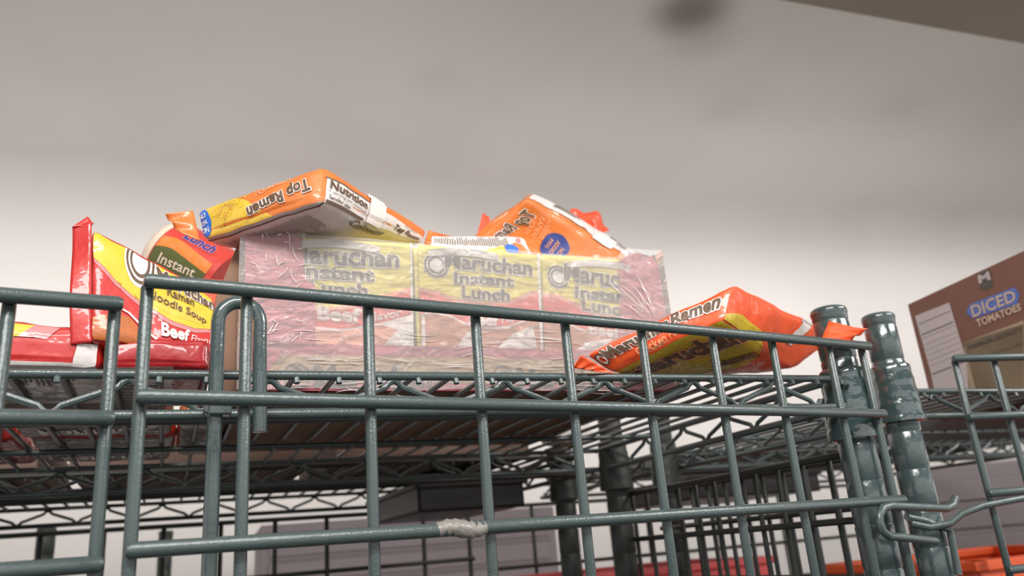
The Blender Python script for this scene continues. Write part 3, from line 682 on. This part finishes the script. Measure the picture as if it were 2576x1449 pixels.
def strip(v0, v1, m, off, wob=0.0):
    pts = [(0.001 + k * 0.004, v0 + wob * math.sin(k * 0.5)) for k in range(15)] + [(0.001 + k * 0.004, v1 + wob * math.sin(k * 0.5)) for k in range(14, -1, -1)]
    poly(mb, cupS, pts, m, off, 0.004)
def wr(pts, m, off):
    bm = bmesh.new(); f = bm.faces.new([bm.verts.new((p[0], p[1] * 0.03, 0)) for p in pts]); bmesh.ops.triangulate(bm, faces=[f], ngon_method='EAR_CLIP')
    emit(mb, bm, lambda u, v, o: cupS(u, v / 0.03, o), m, off, 0.004)
def stripe(v0, v1, m, off, wob):
    wr([(0.001 + k * 0.004, v0 + wob * math.sin(k * 0.4)) for k in range(15)] + [(0.001 + k * 0.004, v1 + wob * math.sin(k * 0.4)) for k in range(14, -1, -1)], m, off)
stripe(0.10, 0.42, COR, 0.0004, 0.12); stripe(-0.34, 0.10, GREENI, 0.0005, 0.12); stripe(-1.1, -0.60, COR, 0.0004, -0.1)
tS = lambda u, v, o: cupS(u, v / 0.03, o)
text(mb, tS, 'Instant', [(0.010, -0.25 * 0.03), (0.048, -0.22 * 0.03), (0.048, 0.05 * 0.03), (0.010, 0.02 * 0.03)], CRM, 0.001, bold=0.01, step=0.004)
text(mb, tS, 'Lunch', [(0.016, 0.62 * 0.03), (0.048, 0.62 * 0.03), (0.048, 0.95 * 0.03), (0.016, 0.95 * 0.03)], BLUED, 0.001, PINKW, bold=0.04, step=0.004)
mb.build('cup_body', rC, oC, smooth=50)

# ------------------------------------------------------------------ shrink wrapped case of noodle cups
CY_ = math.radians(-7.8); c1 = Vector((math.cos(CY_), math.sin(CY_), 0)); c2 = Vector((-math.sin(CY_), math.cos(CY_), 0))
CO = Vector((0.1226, 0.5505, 0.1175)); CWd = 0.352; CDp = 0.30; CH = 0.1245
def K(s, d, h): return CO + c1 * s + c2 * d + E3 * h
def kp(px, py):                       # where a view line meets the case front, in case coordinates
    p = hit(px, py, CO, c2) - CO; return (p.dot(c1), p.z)
kS = lambda s, h, off: K(s, -off, h)
rK = root('noodle_cup_case', 'shrink wrapped case of beef instant noodle cups in a pink tray, centre of the shelf', 'case', K(CWd / 2, CDp / 2, 0))
oK = K(CWd / 2, CDp / 2, 0)
PINK = mat('pink_tray_card', (200, 98, 108), rough=0.5, var=0.08, vscale=40); TAN = mat('tan_tray_card', (196, 164, 122), rough=0.65, var=0.08, vscale=25)
KRAFT = mat('kraft_card', (150, 118, 96), rough=0.75, var=0.12, vscale=30)
CYEL = mat('cup_label_yellow', (238, 222, 96), rough=0.45, var=0.06, vscale=60); CRED = mat('cup_label_red', (232, 84, 66), rough=0.45)
CSAL = mat('cup_label_salmon', (240, 168, 140), rough=0.45); CFOOD = mat('cup_label_beef', (202, 128, 88), rough=0.5, var=0.4, vscale=140)
CWHT = mat('cup_white', (236, 228, 222), rough=0.45); CBRN = mat('cup_label_brown', (106, 82, 60), rough=0.45)
mb = MB()
th = 0.0022
# tray: floor, four walls; the front wall is low with tall ends
mb.box(K(CWd / 2, CDp / 2, 0.0012), c1 * CWd / 2, c2 * CDp / 2, E3 * 0.0012, KRAFT)
for s, hh in ((th / 2, 0.106), (CWd - th / 2, CH)): mb.box(K(s, CDp / 2, hh / 2), c1 * th / 2, c2 * CDp / 2, E3 * hh / 2, KRAFT)
mb.box(K(CWd / 2, CDp - th / 2, CH * 0.3), c1 * CWd / 2, c2 * th / 2, E3 * CH * 0.3, KRAFT)
lo_h = kp(900, 868)[1]
tanh = kp(900, 897)[1]
def slab(pts, d0, d1, m):             # outline in (s, h), extruded in depth
    n = len(pts); vs = [K(s, d0, h) for s, h in pts] + [K(s, d1, h) for s, h in pts]
    mb.add(vs, [tuple(range(n)), tuple(range(2 * n - 1, n - 1, -1))] + [((i + 1) % n, i, n + i, n + (i + 1) % n) for i in range(n)], m)
sl0 = kp(760, 640)[0]; sl1 = kp(792, 760)[0]; sr0 = kp(1555, 700)[0]; sr1 = kp(1545, 860)[0]
slab([(0, 0), (CWd, 0), (CWd, lo_h), (0, lo_h)], -0.001, th, PINK)
slab([(0.0, lo_h - 0.001), (sl1, lo_h - 0.001), (sl1, kp(792, 722)[1]), (sl0 + 0.002, kp(764, 704)[1]), (sl0, kp(757, 604)[1]), (kp(690, 575)[0], CH - 0.001), (0.0, CH)], -0.0022, th, PINK)
slab([(sr1, lo_h - 0.001), (CWd, lo_h - 0.001), (CWd, CH - 0.012), (CWd - 0.006, CH - 0.003), (CWd - 0.02, CH), (sr0 + 0.012, CH - 0.003), (sr0, kp(1556, 662)[1]), (sr0 - 0.001, kp(1550, 760)[1])], -0.0022, th, PINK)
# tan band with lettering on the tray front
e = 0.010
poly(mb, kS, [(kp(690, 905)[0], 0.006), (CWd - 0.03, 0.006), (CWd - 0.03, tanh), (kp(690, 905)[0] + 0.006, tanh), (kp(680, 915)[0], tanh - 0.008)], TAN, 0.0014)
for s0, s1 in ((0.048, 0.135), (0.205, 0.292)):
    text(mb, kS, 'Maruchan', [(s0, tanh - 0.024), (s1, tanh - 0.024), (s1, tanh - 0.007), (s0, tanh - 0.007)], CBRN, 0.0017, bold=0.05)
    disc(mb, kS, (s0 - 0.012, tanh - 0.015), 0.0095, 0.0095, CBRN, 0.0017, hole=0.8); disc(mb, kS, (s0 - 0.012, tanh - 0.015), 0.006, 0.006, CBRN, 0.0017, hole=0.7)
mb.build('tray', rK, oK, smooth=30)
# cups: three in the front row in view, more behind them
cups = [((748, 1030), (600, 612)), ((1050, 1352), (620, 640)), ((1370, 1640), (643, 660))]
stops = [kp(x, 700)[0] for x in (745, 1040, 1357, 1640)]
top_h = [kp(890, 607)[1], kp(1200, 628)[1], kp(1480, 652)[1]]
def label_front(mb, i):
    P = lambda pts, m, off: poly(mb, kS, [kp(*p) for p in pts], m, off)
    Tq = lambda s, q, m=CBRN, ol=WHITEI, b=0.032, off=0.0014: text(mb, kS, s, [kp(*p) for p in q], m, off, ol, bold=b, ol=0.040)
    if i == 0:
        P([(748, 598), (1033, 614), (1036, 872), (748, 872)], CYEL, 0.0002)
        P([(748, 872), (748, 775), (880, 768), (960, 742), (1033, 722), (1036, 872)], CSAL, 0.0004)
        P([(748, 872), (748, 785), (880, 778), (965, 750), (1033, 733), (1036, 872)], CRED, 0.0005)
        P([(748, 872), (748, 818), (860, 828), (960, 812), (1035, 792), (1036, 872)], WHITEI, 0.0006)
        P([(748, 872), (748, 825), (860, 834), (960, 818), (1000, 830), (960, 872)], CSAL, 0.0007)
        Tq('Maruchan', [(722, 664), (1003, 676), (1003, 630), (722, 612)]); Tq('Instant', [(752, 700), (941, 712), (941, 676), (752, 662)])
        Tq('Lunch', [(778, 742), (924, 750), (924, 716), (778, 706)]); Tq('Beef', [(798, 806), (905, 814), (905, 778), (798, 770)], WHITEI, CSAL, 0.04)
        Tq('Flavor', [(925, 812), (1010, 797), (1010, 775), (925, 790)], WHITEI, None, 0.02)
        P([(1030, 614), (1036, 614), (1040, 872), (1034, 872)], WHITEI, 0.0009)
    if i == 1:
        P([(1052, 615), (1352, 643), (1362, 880), (1060, 872)], CYEL, 0.0002)
        w1 = [(1054, 722), (1100, 732), (1150, 752), (1215, 762), (1280, 755), (1340, 732), (1356, 730)]
        P([(1060, 872)] + w1 + [(1362, 880)], CSAL, 0.0004)
        P([(1060, 872)] + [(x, y + 11) for x, y in w1] + [(1362, 880)], CRED, 0.0005)
        arc = [(1058, 790), (1090, 782), (1130, 792), (1170, 812), (1215, 822), (1270, 822), (1310, 808), (1358, 785)]
        P([(1060, 872)] + [(x, y) for x, y in arc] + [(1362, 880)], WHITEI, 0.0006)
        P([(1060, 872)] + [(x, y + 6) for x, y in arc] + [(1362, 880)], CFOOD, 0.0007)
        P([(1060, 790), (1068, 787), (1070, 872), (1060, 872)], WHITEI, 0.0009)
        P([(1150, 872), (1175, 835), (1200, 838), (1185, 874)], WHITEI, 0.0009); P([(1250, 876), (1290, 840), (1340, 820), (1350, 878)], WHITEI, 0.0008)
        Tq('Maruchan', [(1117, 676), (1337, 696), (1337, 658), (1117, 634)]); Tq('Instant', [(1141, 714), (1291, 724), (1291, 696), (1141, 684)])
        Tq('Lunch', [(1160, 752), (1281, 760), (1281, 730), (1160, 718)]); Tq('Beef', [(1180, 818), (1252, 822), (1252, 792), (1180, 788)], WHITEI, CSAL, 0.04)
        Tq('Flavor', [(1260, 815), (1330, 800), (1330, 780), (1260, 795)], WHITEI, None, 0.02)
        cc = kp(1097, 668); 
        disc(mb, kS, cc, 0.0108, 0.0112, WHITEI, 0.0009); disc(mb, kS, cc, 0.0102, 0.0106, CBRN, 0.0011, hole=0.82); disc(mb, kS, cc, 0.0072, 0.0076, CBRN, 0.0011, hole=0.78)
        P([(1349, 640), (1356, 640), (1366, 880), (1359, 880)], WHITEI, 0.0009)
    if i == 2:
        P([(1362, 640), (1640, 660), (1640, 905), (1372, 880)], CYEL, 0.0002)
        w1 = [(1365, 736), (1400, 740), (1450, 762), (1500, 788), (1560, 798), (1640, 790)]
        P([(1370, 880)] + w1 + [(1640, 905)], CSAL, 0.0004); P([(1370, 880)] + [(x, y + 11) for x, y in w1] + [(1640, 905)], CRED, 0.0005)
        arc = [(1370, 800), (1410, 800), (1450, 822), (1500, 842), (1560, 842), (1640, 820)]
        P([(1370, 880)] + arc + [(1640, 905)], WHITEI, 0.0006); P([(1370, 880)] + [(x, y + 6) for x, y in arc] + [(1640, 905)], CFOOD, 0.0007)
        P([(1440, 885), (1480, 860), (1540, 852), (1500, 890)], WHITEI, 0.0009)
        Tq('Maruchan', [(1417, 708), (1632, 738), (1632, 692), (1417, 662)]); Tq('Instant', [(1445, 750), (1592, 766), (1592, 736), (1445, 720)])
        Tq('Lunch', [(1462, 782), (1582, 802), (1582, 768), (1462, 750)]); Tq('Beef', [(1480, 842), (1556, 852), (1556, 825), (1480, 814)], WHITEI, CSAL, 0.04)
        cc = kp(1403, 697)
        disc(mb, kS, cc, 0.0105, 0.0108, WHITEI, 0.0009); disc(mb, kS, cc, 0.0099, 0.0102, CBRN, 0.0011, hole=0.82); disc(mb, kS, cc, 0.0070, 0.0073, CBRN, 0.0011, hole=0.78)
for i in range(3):
    a, b = stops[i] + 0.0018, stops[i + 1] - 0.0018; h1 = top_h[i] - 0.001
    mb = MB(); mb.box(K((a + b) / 2, 0.003 + (b - a) / 2, (0.003 + h1) / 2), c1 * (b - a) / 2, c2 * (b - a) / 2, E3 * (h1 - 0.003) / 2, CYEL)
    label_front(mb, i)
    cup = mb.build('cup', rK, oK, smooth=0)
    ml = MB(); m_ = (a + b) / 2 - (0.012 if i < 2 else -0.004); w_ = 0.030
    n = 16; vs = []
    for k in range(n + 1):
        t = k / n * 2 - 1
        vs += [K(m_ + w_ * t, -0.0022, h1 - 0.0085 + 0.0025 * (1 - t * t)), K(m_ + w_ * t, -0.0022, h1 - 0.0030 + 0.0035 * (1 - t * t)), K(m_ + w_ * t, 0.02, h1 - 0.0025 + 0.0035 * (1 - t * t)), K(m_ + w_ * t, 0.02, h1 - 0.0085)]
    ml.add(vs, [(4 * k + j, 4 * k + (j + 1) % 4, 4 * (k + 1) + (j + 1) % 4, 4 * (k + 1) + j) for k in range(n) for j in range(4)] + [(0, 1, 2, 3), (4 * n + 3, 4 * n + 2, 4 * n + 1, 4 * n)], CWHT)
    ml.build('lid', cup, oK, smooth=50)
for j in range(1, 3):
    for i in range(3):
        a, b = stops[i] + 0.002, stops[i + 1] - 0.002
        mb = MB(); mb.lathe(K((a + b) / 2, 0.05 + j * 0.092, 0.004), E3, [(0.032, 0), (0.043, 0.098), (0.046, 0.100), (0.046, 0.104), (0.042, 0.105)], CWHT, 32); mb.build('cup', rK, oK, smooth=40)
# torn kraft flap at the left end of the tray
def yp(px, py, Y=0.568): return at(px, py, Y)
ol = [yp(*p) for p in ((622, 592), (604, 604), (588, 640), (568, 690), (545, 745), (532, 820), (528, 985), (622, 990))]
mb = MB(); n = len(ol); bk = Vector((0.0, 0.004, 0)); mb.add(ol + [p + bk for p in ol], [tuple(range(n)), tuple(range(2 * n - 1, n - 1, -1))] + [((i + 1) % n, i, n + i, n + (i + 1) % n) for i in range(n)], KRAFT)
mb.build('side_flap', rK, oK, smooth=20)
# clear wrap, with glare haze mixed in as white diffuse
m = bpy.data.materials.new('clear_shrink_wrap'); m.use_nodes = True; nt = m.node_tree; nt.nodes.clear()
out = nt.nodes.new('ShaderNodeOutputMaterial'); tr = nt.nodes.new('ShaderNodeBsdfTransparent'); gl = nt.nodes.new('ShaderNodeBsdfGlossy'); df = nt.nodes.new('ShaderNodeBsdfDiffuse')
df.inputs[0].default_value = (1, 0.97, 0.95, 1); gl.inputs['Roughness'].default_value = 0.16
tc = nt.nodes.new('ShaderNodeTexCoord'); mp = nt.nodes.new('ShaderNodeMapping'); mp.inputs['Scale'].default_value = (1, 1, 2.4); mp.inputs['Rotation'].default_value = (0, 0.5, 0)
n1 = nt.nodes.new('ShaderNodeTexNoise'); n1.inputs['Scale'].default_value = 38; n1.inputs['Detail'].default_value = 5; n1.inputs['Distortion'].default_value = 1.4
bp = nt.nodes.new('ShaderNodeBump'); bp.inputs['Strength'].default_value = 0.9; bp.inputs['Distance'].default_value = 0.006
nt.links.new(tc.outputs['Object'], mp.inputs[0]); nt.links.new(mp.outputs[0], n1.inputs['Vector']); nt.links.new(n1.outputs['Fac'], bp.inputs['Height'])
nt.links.new(bp.outputs[0], gl.inputs['Normal'])
m1 = nt.nodes.new('ShaderNodeMixShader'); m2 = nt.nodes.new('ShaderNodeMixShader')
fr = nt.nodes.new('ShaderNodeFresnel'); fr.inputs[0].default_value = 1.5; nt.links.new(bp.outputs[0], fr.inputs['Normal'])
m1.inputs[0].default_value = 0.22; nt.links.new(tr.outputs[0], m1.inputs[1]); nt.links.new(df.outputs[0], m1.inputs[2])
nt.links.new(fr.outputs[0], m2.inputs[0]); nt.links.new(m1.outputs[0], m2.inputs[1]); nt.links.new(gl.outputs[0], m2.inputs[2]); nt.links.new(m2.outputs[0], out.inputs[0])
WRAP = m
FOLD = mat('wrap_fold', (246, 240, 236), rough=0.12, coat=1.0, spec=0.8)
mb = MB(); ns, nh = 60, 24; g = 0.0040
def WP(s, h, d):
    p = K(s, d, h); w = noise.noise_vector(p * 30) * 0.0014; return p + w
def wtop(s):
    t = max(0.0, min(1.0, (s - sl0 + 0.004) / 0.008)) * max(0.0, min(1.0, (sr0 + 0.004 - s) / 0.008)); mid = lerp(top_h[0], top_h[2], max(0, min(1, (s - sl0) / (sr0 - sl0)))) + 0.0008
    return (CH + 0.003) * (1 - t) + mid * t
vs = [WP(-g + (CWd + 2 * g) * i / ns, 0.0005 + wtop(CWd * i / ns) * j / nh, -g) for i in range(ns + 1) for j in range(nh + 1)]
mb.add(vs, [(i * (nh + 1) + j, (i + 1) * (nh + 1) + j, (i + 1) * (nh + 1) + j + 1, i * (nh + 1) + j + 1) for i in range(ns) for j in range(nh)], WRAP)
for s in (-g, CWd + g):
    vs = [WP(s, (0.108 if s < 0 and i > 1 else CH + 0.003) * j / 12 + 0.0005, -g + (CDp + 2 * g) * i / 24) for i in range(25) for j in range(13)]
    mb.add(vs, [(i * 13 + j, (i + 1) * 13 + j, (i + 1) * 13 + j + 1, i * 13 + j + 1) for i in range(24) for j in range(12)], WRAP)
rnd = random.Random(4)
def fold(p, q, r=0.0003, bend=0.003):
    a = kp(*p); b = kp(*q); pts = []
    k1 = rnd.uniform(-bend, bend)
    for i in range(9):
        t = i / 8; pts.append(K(lerp(a[0], b[0], t) + k1 * 0.3 * math.sin(t * 5), -g - 0.0012, lerp(a[1], b[1], t) + k1 * math.sin(t * PI)))
    mb.tube(pts, [r * math.sin(PI * (0.08 + 0.84 * i / 8)) for i in range(9)], FOLD, 6)
for k in range(26):                                     # folds fanning into the lower right corner
    a = math.radians(rnd.uniform(112, 185)); L = rnd.uniform(60, 190); s = rnd.uniform(20, 70)
    fold((1655 + s * math.cos(a), 822 - s * math.sin(a)), (1655 + L * math.cos(a), 822 - L * math.sin(a)), 0.00025)
for k in range(34):                                     # left end creases
    x = rnd.uniform(630, 760); y = rnd.uniform(575, 870); L = rnd.uniform(12, 55); a = rnd.uniform(-1.3, 0.4) + (0.6 if y > 700 else 0)
    fold((x, y), (x + L * math.cos(a) * 0.6, y - L * math.sin(a)), 0.0003)
for k in range(46):                                     # creases along the foot
    x = rnd.uniform(690, 1500); y = rnd.choice((rnd.uniform(830, 905), rnd.uniform(900, 1000))); L = rnd.uniform(40, 170)
    fold((x, y), (x + L, y + rnd.uniform(-8, 12)), 0.00028)
for k in range(26):
    x = rnd.uniform(780, 1560); y = rnd.uniform(620, 800); L = rnd.uniform(20, 80); a = rnd.uniform(-0.9, -0.3)
    fold((x, y), (x + L * math.cos(a), y - L * math.sin(a)), 0.00018)
mb.build('shrink_wrap', rK, oK, smooth=60)

# ------------------------------------------------------------------ diced tomato carton
fc = Vector((1.0, 0.598, 0.117)); nc = Vector((0.934, 0.411, 0.117))
d1 = (nc - fc); Ld = d1.length; d1.normalize(); dn = Vector((-d1.y, d1.x, 0)); dn = -dn if dn.x > 0 else dn      # dn points to the camera side
DH = 0.1535
BROWN = mat('brown_carton_print', (132, 92, 78), rough=0.6, var=0.05, vscale=20); DTAN = mat('tan_carton_print', (178, 160, 132), rough=0.6, var=0.06, vscale=20); DWH = mat('carton_white_label', (206, 196, 196), rough=0.6)
DLET = mat('carton_cream_ink', (214, 190, 168), rough=0.6); DBLU = mat('carton_blue_ink', (96, 124, 196), rough=0.6); DGR = mat('carton_grey_ink', (92, 88, 84), rough=0.6)
rD = root('tomato_carton', 'brown and tan diced tomatoes carton on the shelf at the right edge', 'carton', fc + d1 * Ld / 2)
oD = fc + d1 * Ld / 2
mb = MB(); mb.box(fc + d1 * Ld / 2 - dn * 0.075 + E3 * DH / 2, d1 * Ld / 2, dn * 0.075, E3 * DH / 2, BROWN)
def dp(px, py): p = hit(px, py, fc, dn) - fc; return (p.dot(d1), p.z)
dS = lambda s, h, off: fc + d1 * s + E3 * h + dn * off
PD = lambda pts, m, off: poly(mb, dS, [dp(*p) for p in pts], m, off)
TD = lambda s, q, m, ol=None, b=0.03: text(mb, dS, s, [dp(*p) for p in q], m, 0.0012, ol, bold=b)
PD([(2424, 862), (2576, 806), (2576, 990), (2445, 1010)], DTAN, 0.0004)
lf = dp(2424, 862)
poly(mb, dS, [lf, (Ld, lf[1] - 0.004), (Ld, 0.002), (lf[0], 0.002)], DTAN, 0.0004)
PD([(2303, 795), (2389, 761), (2432, 905), (2440, 1000), (2356, 1010), (2343, 940)], DWH, 0.0006)
for k, (y0, w) in enumerate(((0.12, 2), (0.28, 3), (0.34, 1), (0.44, 1), (0.52, 1), (0.60, 1), (0.68, 1), (0.76, 1), (0.88, 3))):
    a = (2303 + 46 * y0, 795 + 165 * y0); b = (2389 + 50 * y0, 761 + 165 * y0)
    PD([(a[0] + 4, a[1]), (b[0] - 4, b[1] + 1), (b[0] - 4, b[1] + 1 + w), (a[0] + 4, a[1] + w)], DGR if w > 1 else GREYI, 0.0008)
PD([(2432, 786), (2440, 766), (2553, 722), (2566, 740), (2560, 764), (2448, 802)], DBLU, 0.0006)
TD('DICED', [(2450, 800), (2560, 756), (2552, 728), (2443, 770)], DLET, None, 0.02)
TD('TOMATOES', [(2462, 824), (2572, 780), (2568, 762), (2456, 804)], DLET)
TD('PREMIUM QUALITY', [(2440, 880), (2576, 832), (2572, 822), (2436, 870)], DGR)
TD('IN TOMATO JUICE', [(2450, 912), (2590, 864), (2588, 856), (2448, 904)], DGR, None, 0.0)
PD([(2458, 690), (2490, 677), (2499, 718), (2484, 728), (2468, 728)], DGR, 0.0006)
TD('M', [(2465, 714), (2495, 703), (2489, 682), (2461, 693)], DWH)
mb.build('box_body', rD, oD, smooth=0, bevel=0.0012)

# ------------------------------------------------------------------ things under and behind the shelves
BLK = mat('black_plastic', (40, 38, 37), rough=0.4)
def tray_bin(label, u, v, z, du, dv, h, f=U):
    o = f(u, v, z); r = root('storage_bin', label, 'bin', o, 'dark bins under the shelves'); mb = MB(); t = 0.003
    def B(a, b, c_, x, y, w): mb.box(f(a, b, c_), E1 * x, E2 * y, E3 * w, BLK)
    B(u, v, z + t, du, dv, t)
    for s in (-1, 1): B(u + s * (du - t), v, z + h / 2, t, dv, h / 2); B(u, v + s * (dv - t), z + h / 2, du, t, h / 2)
    mb.build('tub', r, o, smooth=0, bevel=0.002); mb = MB()
    for s in (-1, 1): mb.box(f(u + s * du, v, z + h), E1 * 0.006, E2 * (dv + 0.004), E3 * 0.003, BLK); mb.box(f(u, v + s * dv, z + h), E1 * du, E2 * 0.006, E3 * 0.003, BLK)
    mb.build('rim', r, o, smooth=0, bevel=0.001)
tray_bin('black plastic bin slung under the far shelf, behind the middle of the near panel', 0.315, 0.68, 0.056, 0.075, 0.14, 0.034)
tray_bin('black plastic bin slung under the shelf behind the wrapped posts', 0.80, 0.68, 0.052, 0.12, 0.13, 0.030)
# cases on the far shelf that darken its deck
KD = mat('dull_brown_card', (118, 96, 84), rough=0.8, var=0.15, vscale=20); REDC = mat('pinkish_red_plastic', (206, 84, 84), rough=0.45); ORC = mat('orange_plastic', (222, 88, 40), rough=0.45)
def carton(label, u, v, z, du, dv, h, m, group, f=U):
    mb = MB(); o = f(u, v, z); mb.box(f(u, v, z + h / 2), E1 * du, E2 * dv, E3 * h / 2, m)
    r = root('cardboard_carton', label, 'carton', o, group); mb.build('box_body', r, o, smooth=0, bevel=0.002)
    mb = MB(); mb.box(f(u, v, z + h + 0.0003), E1 * du * 1.0, E2 * 0.018, E3 * 0.0003, TAN); mb.build('tape', r, o, smooth=0)
gk = 'cartons on the far shelves'
carton('brown carton on the far shelf, behind the wrapped noodle case', 0.26, 0.67, 0.1165, 0.13, 0.16, 0.05, KD, gk)
carton('brown carton on the far shelf, seen from below at the left', -0.03, 0.67, 0.1165, 0.13, 0.16, 0.05, KD, gk)
carton('brown carton on the far shelf, furthest left', -0.33, 0.67, 0.1165, 0.14, 0.16, 0.05, KD, gk)
# small yellow and red pack near the corner of the near shelf
c = box_c(0.385, 0.385, zt, 0.028, 0.02, 0.012, 0.3)
def pr(mb, P):
    poly(mb, P.face('D'), Q(0.4, 0.05, 0.8, 0.95), YEL, 0.0006, 0.08); poly(mb, P.face('D'), Q(0.15, 0.05, 0.35, 0.95), RED, 0.0006, 0.08)
make_pack('snack_sachet', 'tiny yellow and red sachet on the deck near the back right corner', 'sachet', c, {'*': WHITE}, pr, rad=0.3, bulge=0.1, amp=0.001, seed=30)
MAUVE = mat('mauve_grey_metal', (118, 108, 110), rough=0.6, var=0.06, vscale=6)
def cabinet(label, pa, pb, top, depth=0.35):
    a = pa.copy(); b = pb.copy(); a.z = b.z = 0; d = (b - a); L = d.length; d.normalize(); n = Vector((-d.y, d.x, 0))
    if n.y < 0: n = -n
    o = (a + b) / 2 + n * depth / 2; o.z = -EYE; r = root('storage_cabinet', label, 'cabinet', o, 'grey cabinets by the far wall'); h = top + EYE
    mb = MB(); mb.box(Vector((o.x, o.y, top - h / 2)), d * L / 2, n * depth / 2, E3 * h / 2, MAUVE); mb.build('cabinet_body', r, o, smooth=0, bevel=0.006)
    mb = MB(); z = top - 0.03
    while z > -0.6:
        c_ = (a + b) / 2 - n * 0.003; c_.z = z - 0.02; mb.box(c_, d * (L / 2 - 0.02), n * 0.003 + E3 * 0.002, E3 * 0.020, MAUVE); z -= 0.055
    mb.build('slatted_front', r, o, smooth=0, bevel=0.002)
cabinet('mauve grey slatted cabinet behind the far grid, low in the middle', at(655, 1300, 1.95), at(1395, 1290, 1.80), at(1000, 1297, 1.85).z)
cabinet('mauve grey slatted cabinet behind the tomato carton shelf, low at the right edge', at(2290, 1170, 1.05), at(2800, 1160, 0.80), at(2400, 1172, 1.0).z, 0.12)
def crate(label, p, ax, ay, h, m):
    o = p; r = root('plastic_crate', label, 'crate', o, 'crates on the lower shelf'); mb = MB(); t = 0.004
    nx, ny = ax.normalized(), ay.normalized()
    mb.box(p + E3 * t, ax, ay, E3 * t, m)
    for s in (-1, 1):
        mb.box(p + ax * s + E3 * h / 2, nx * t, ay, E3 * h / 2, m); mb.box(p + ay * s + E3 * h / 2, ax, ny * t, E3 * h / 2, m)
    mb.build('tub', r, o, smooth=0, bevel=0.003); mb = MB()
    for s in (-1, 1):
        mb.box(p + ax * s + E3 * (h - 0.006), nx * 0.010, ay + ny * 0.01, E3 * 0.006, m); mb.box(p + ay * s + E3 * (h - 0.006), ax + nx * 0.01, ny * 0.010, E3 * 0.006, m)
    mb.build('rim', r, o, smooth=0, bevel=0.003)
crate('pinkish red crate low behind the side grids, at the bottom edge right of centre', U(0.68, 0.78, -0.28), E1 * 0.20, E2 * 0.12, 0.237, REDC)
crate('orange crate low behind the right panel, in the bottom right corner', U(0.94, 0.30, -0.24), E1 * 0.17, E2 * 0.12, 0.188, ORC)
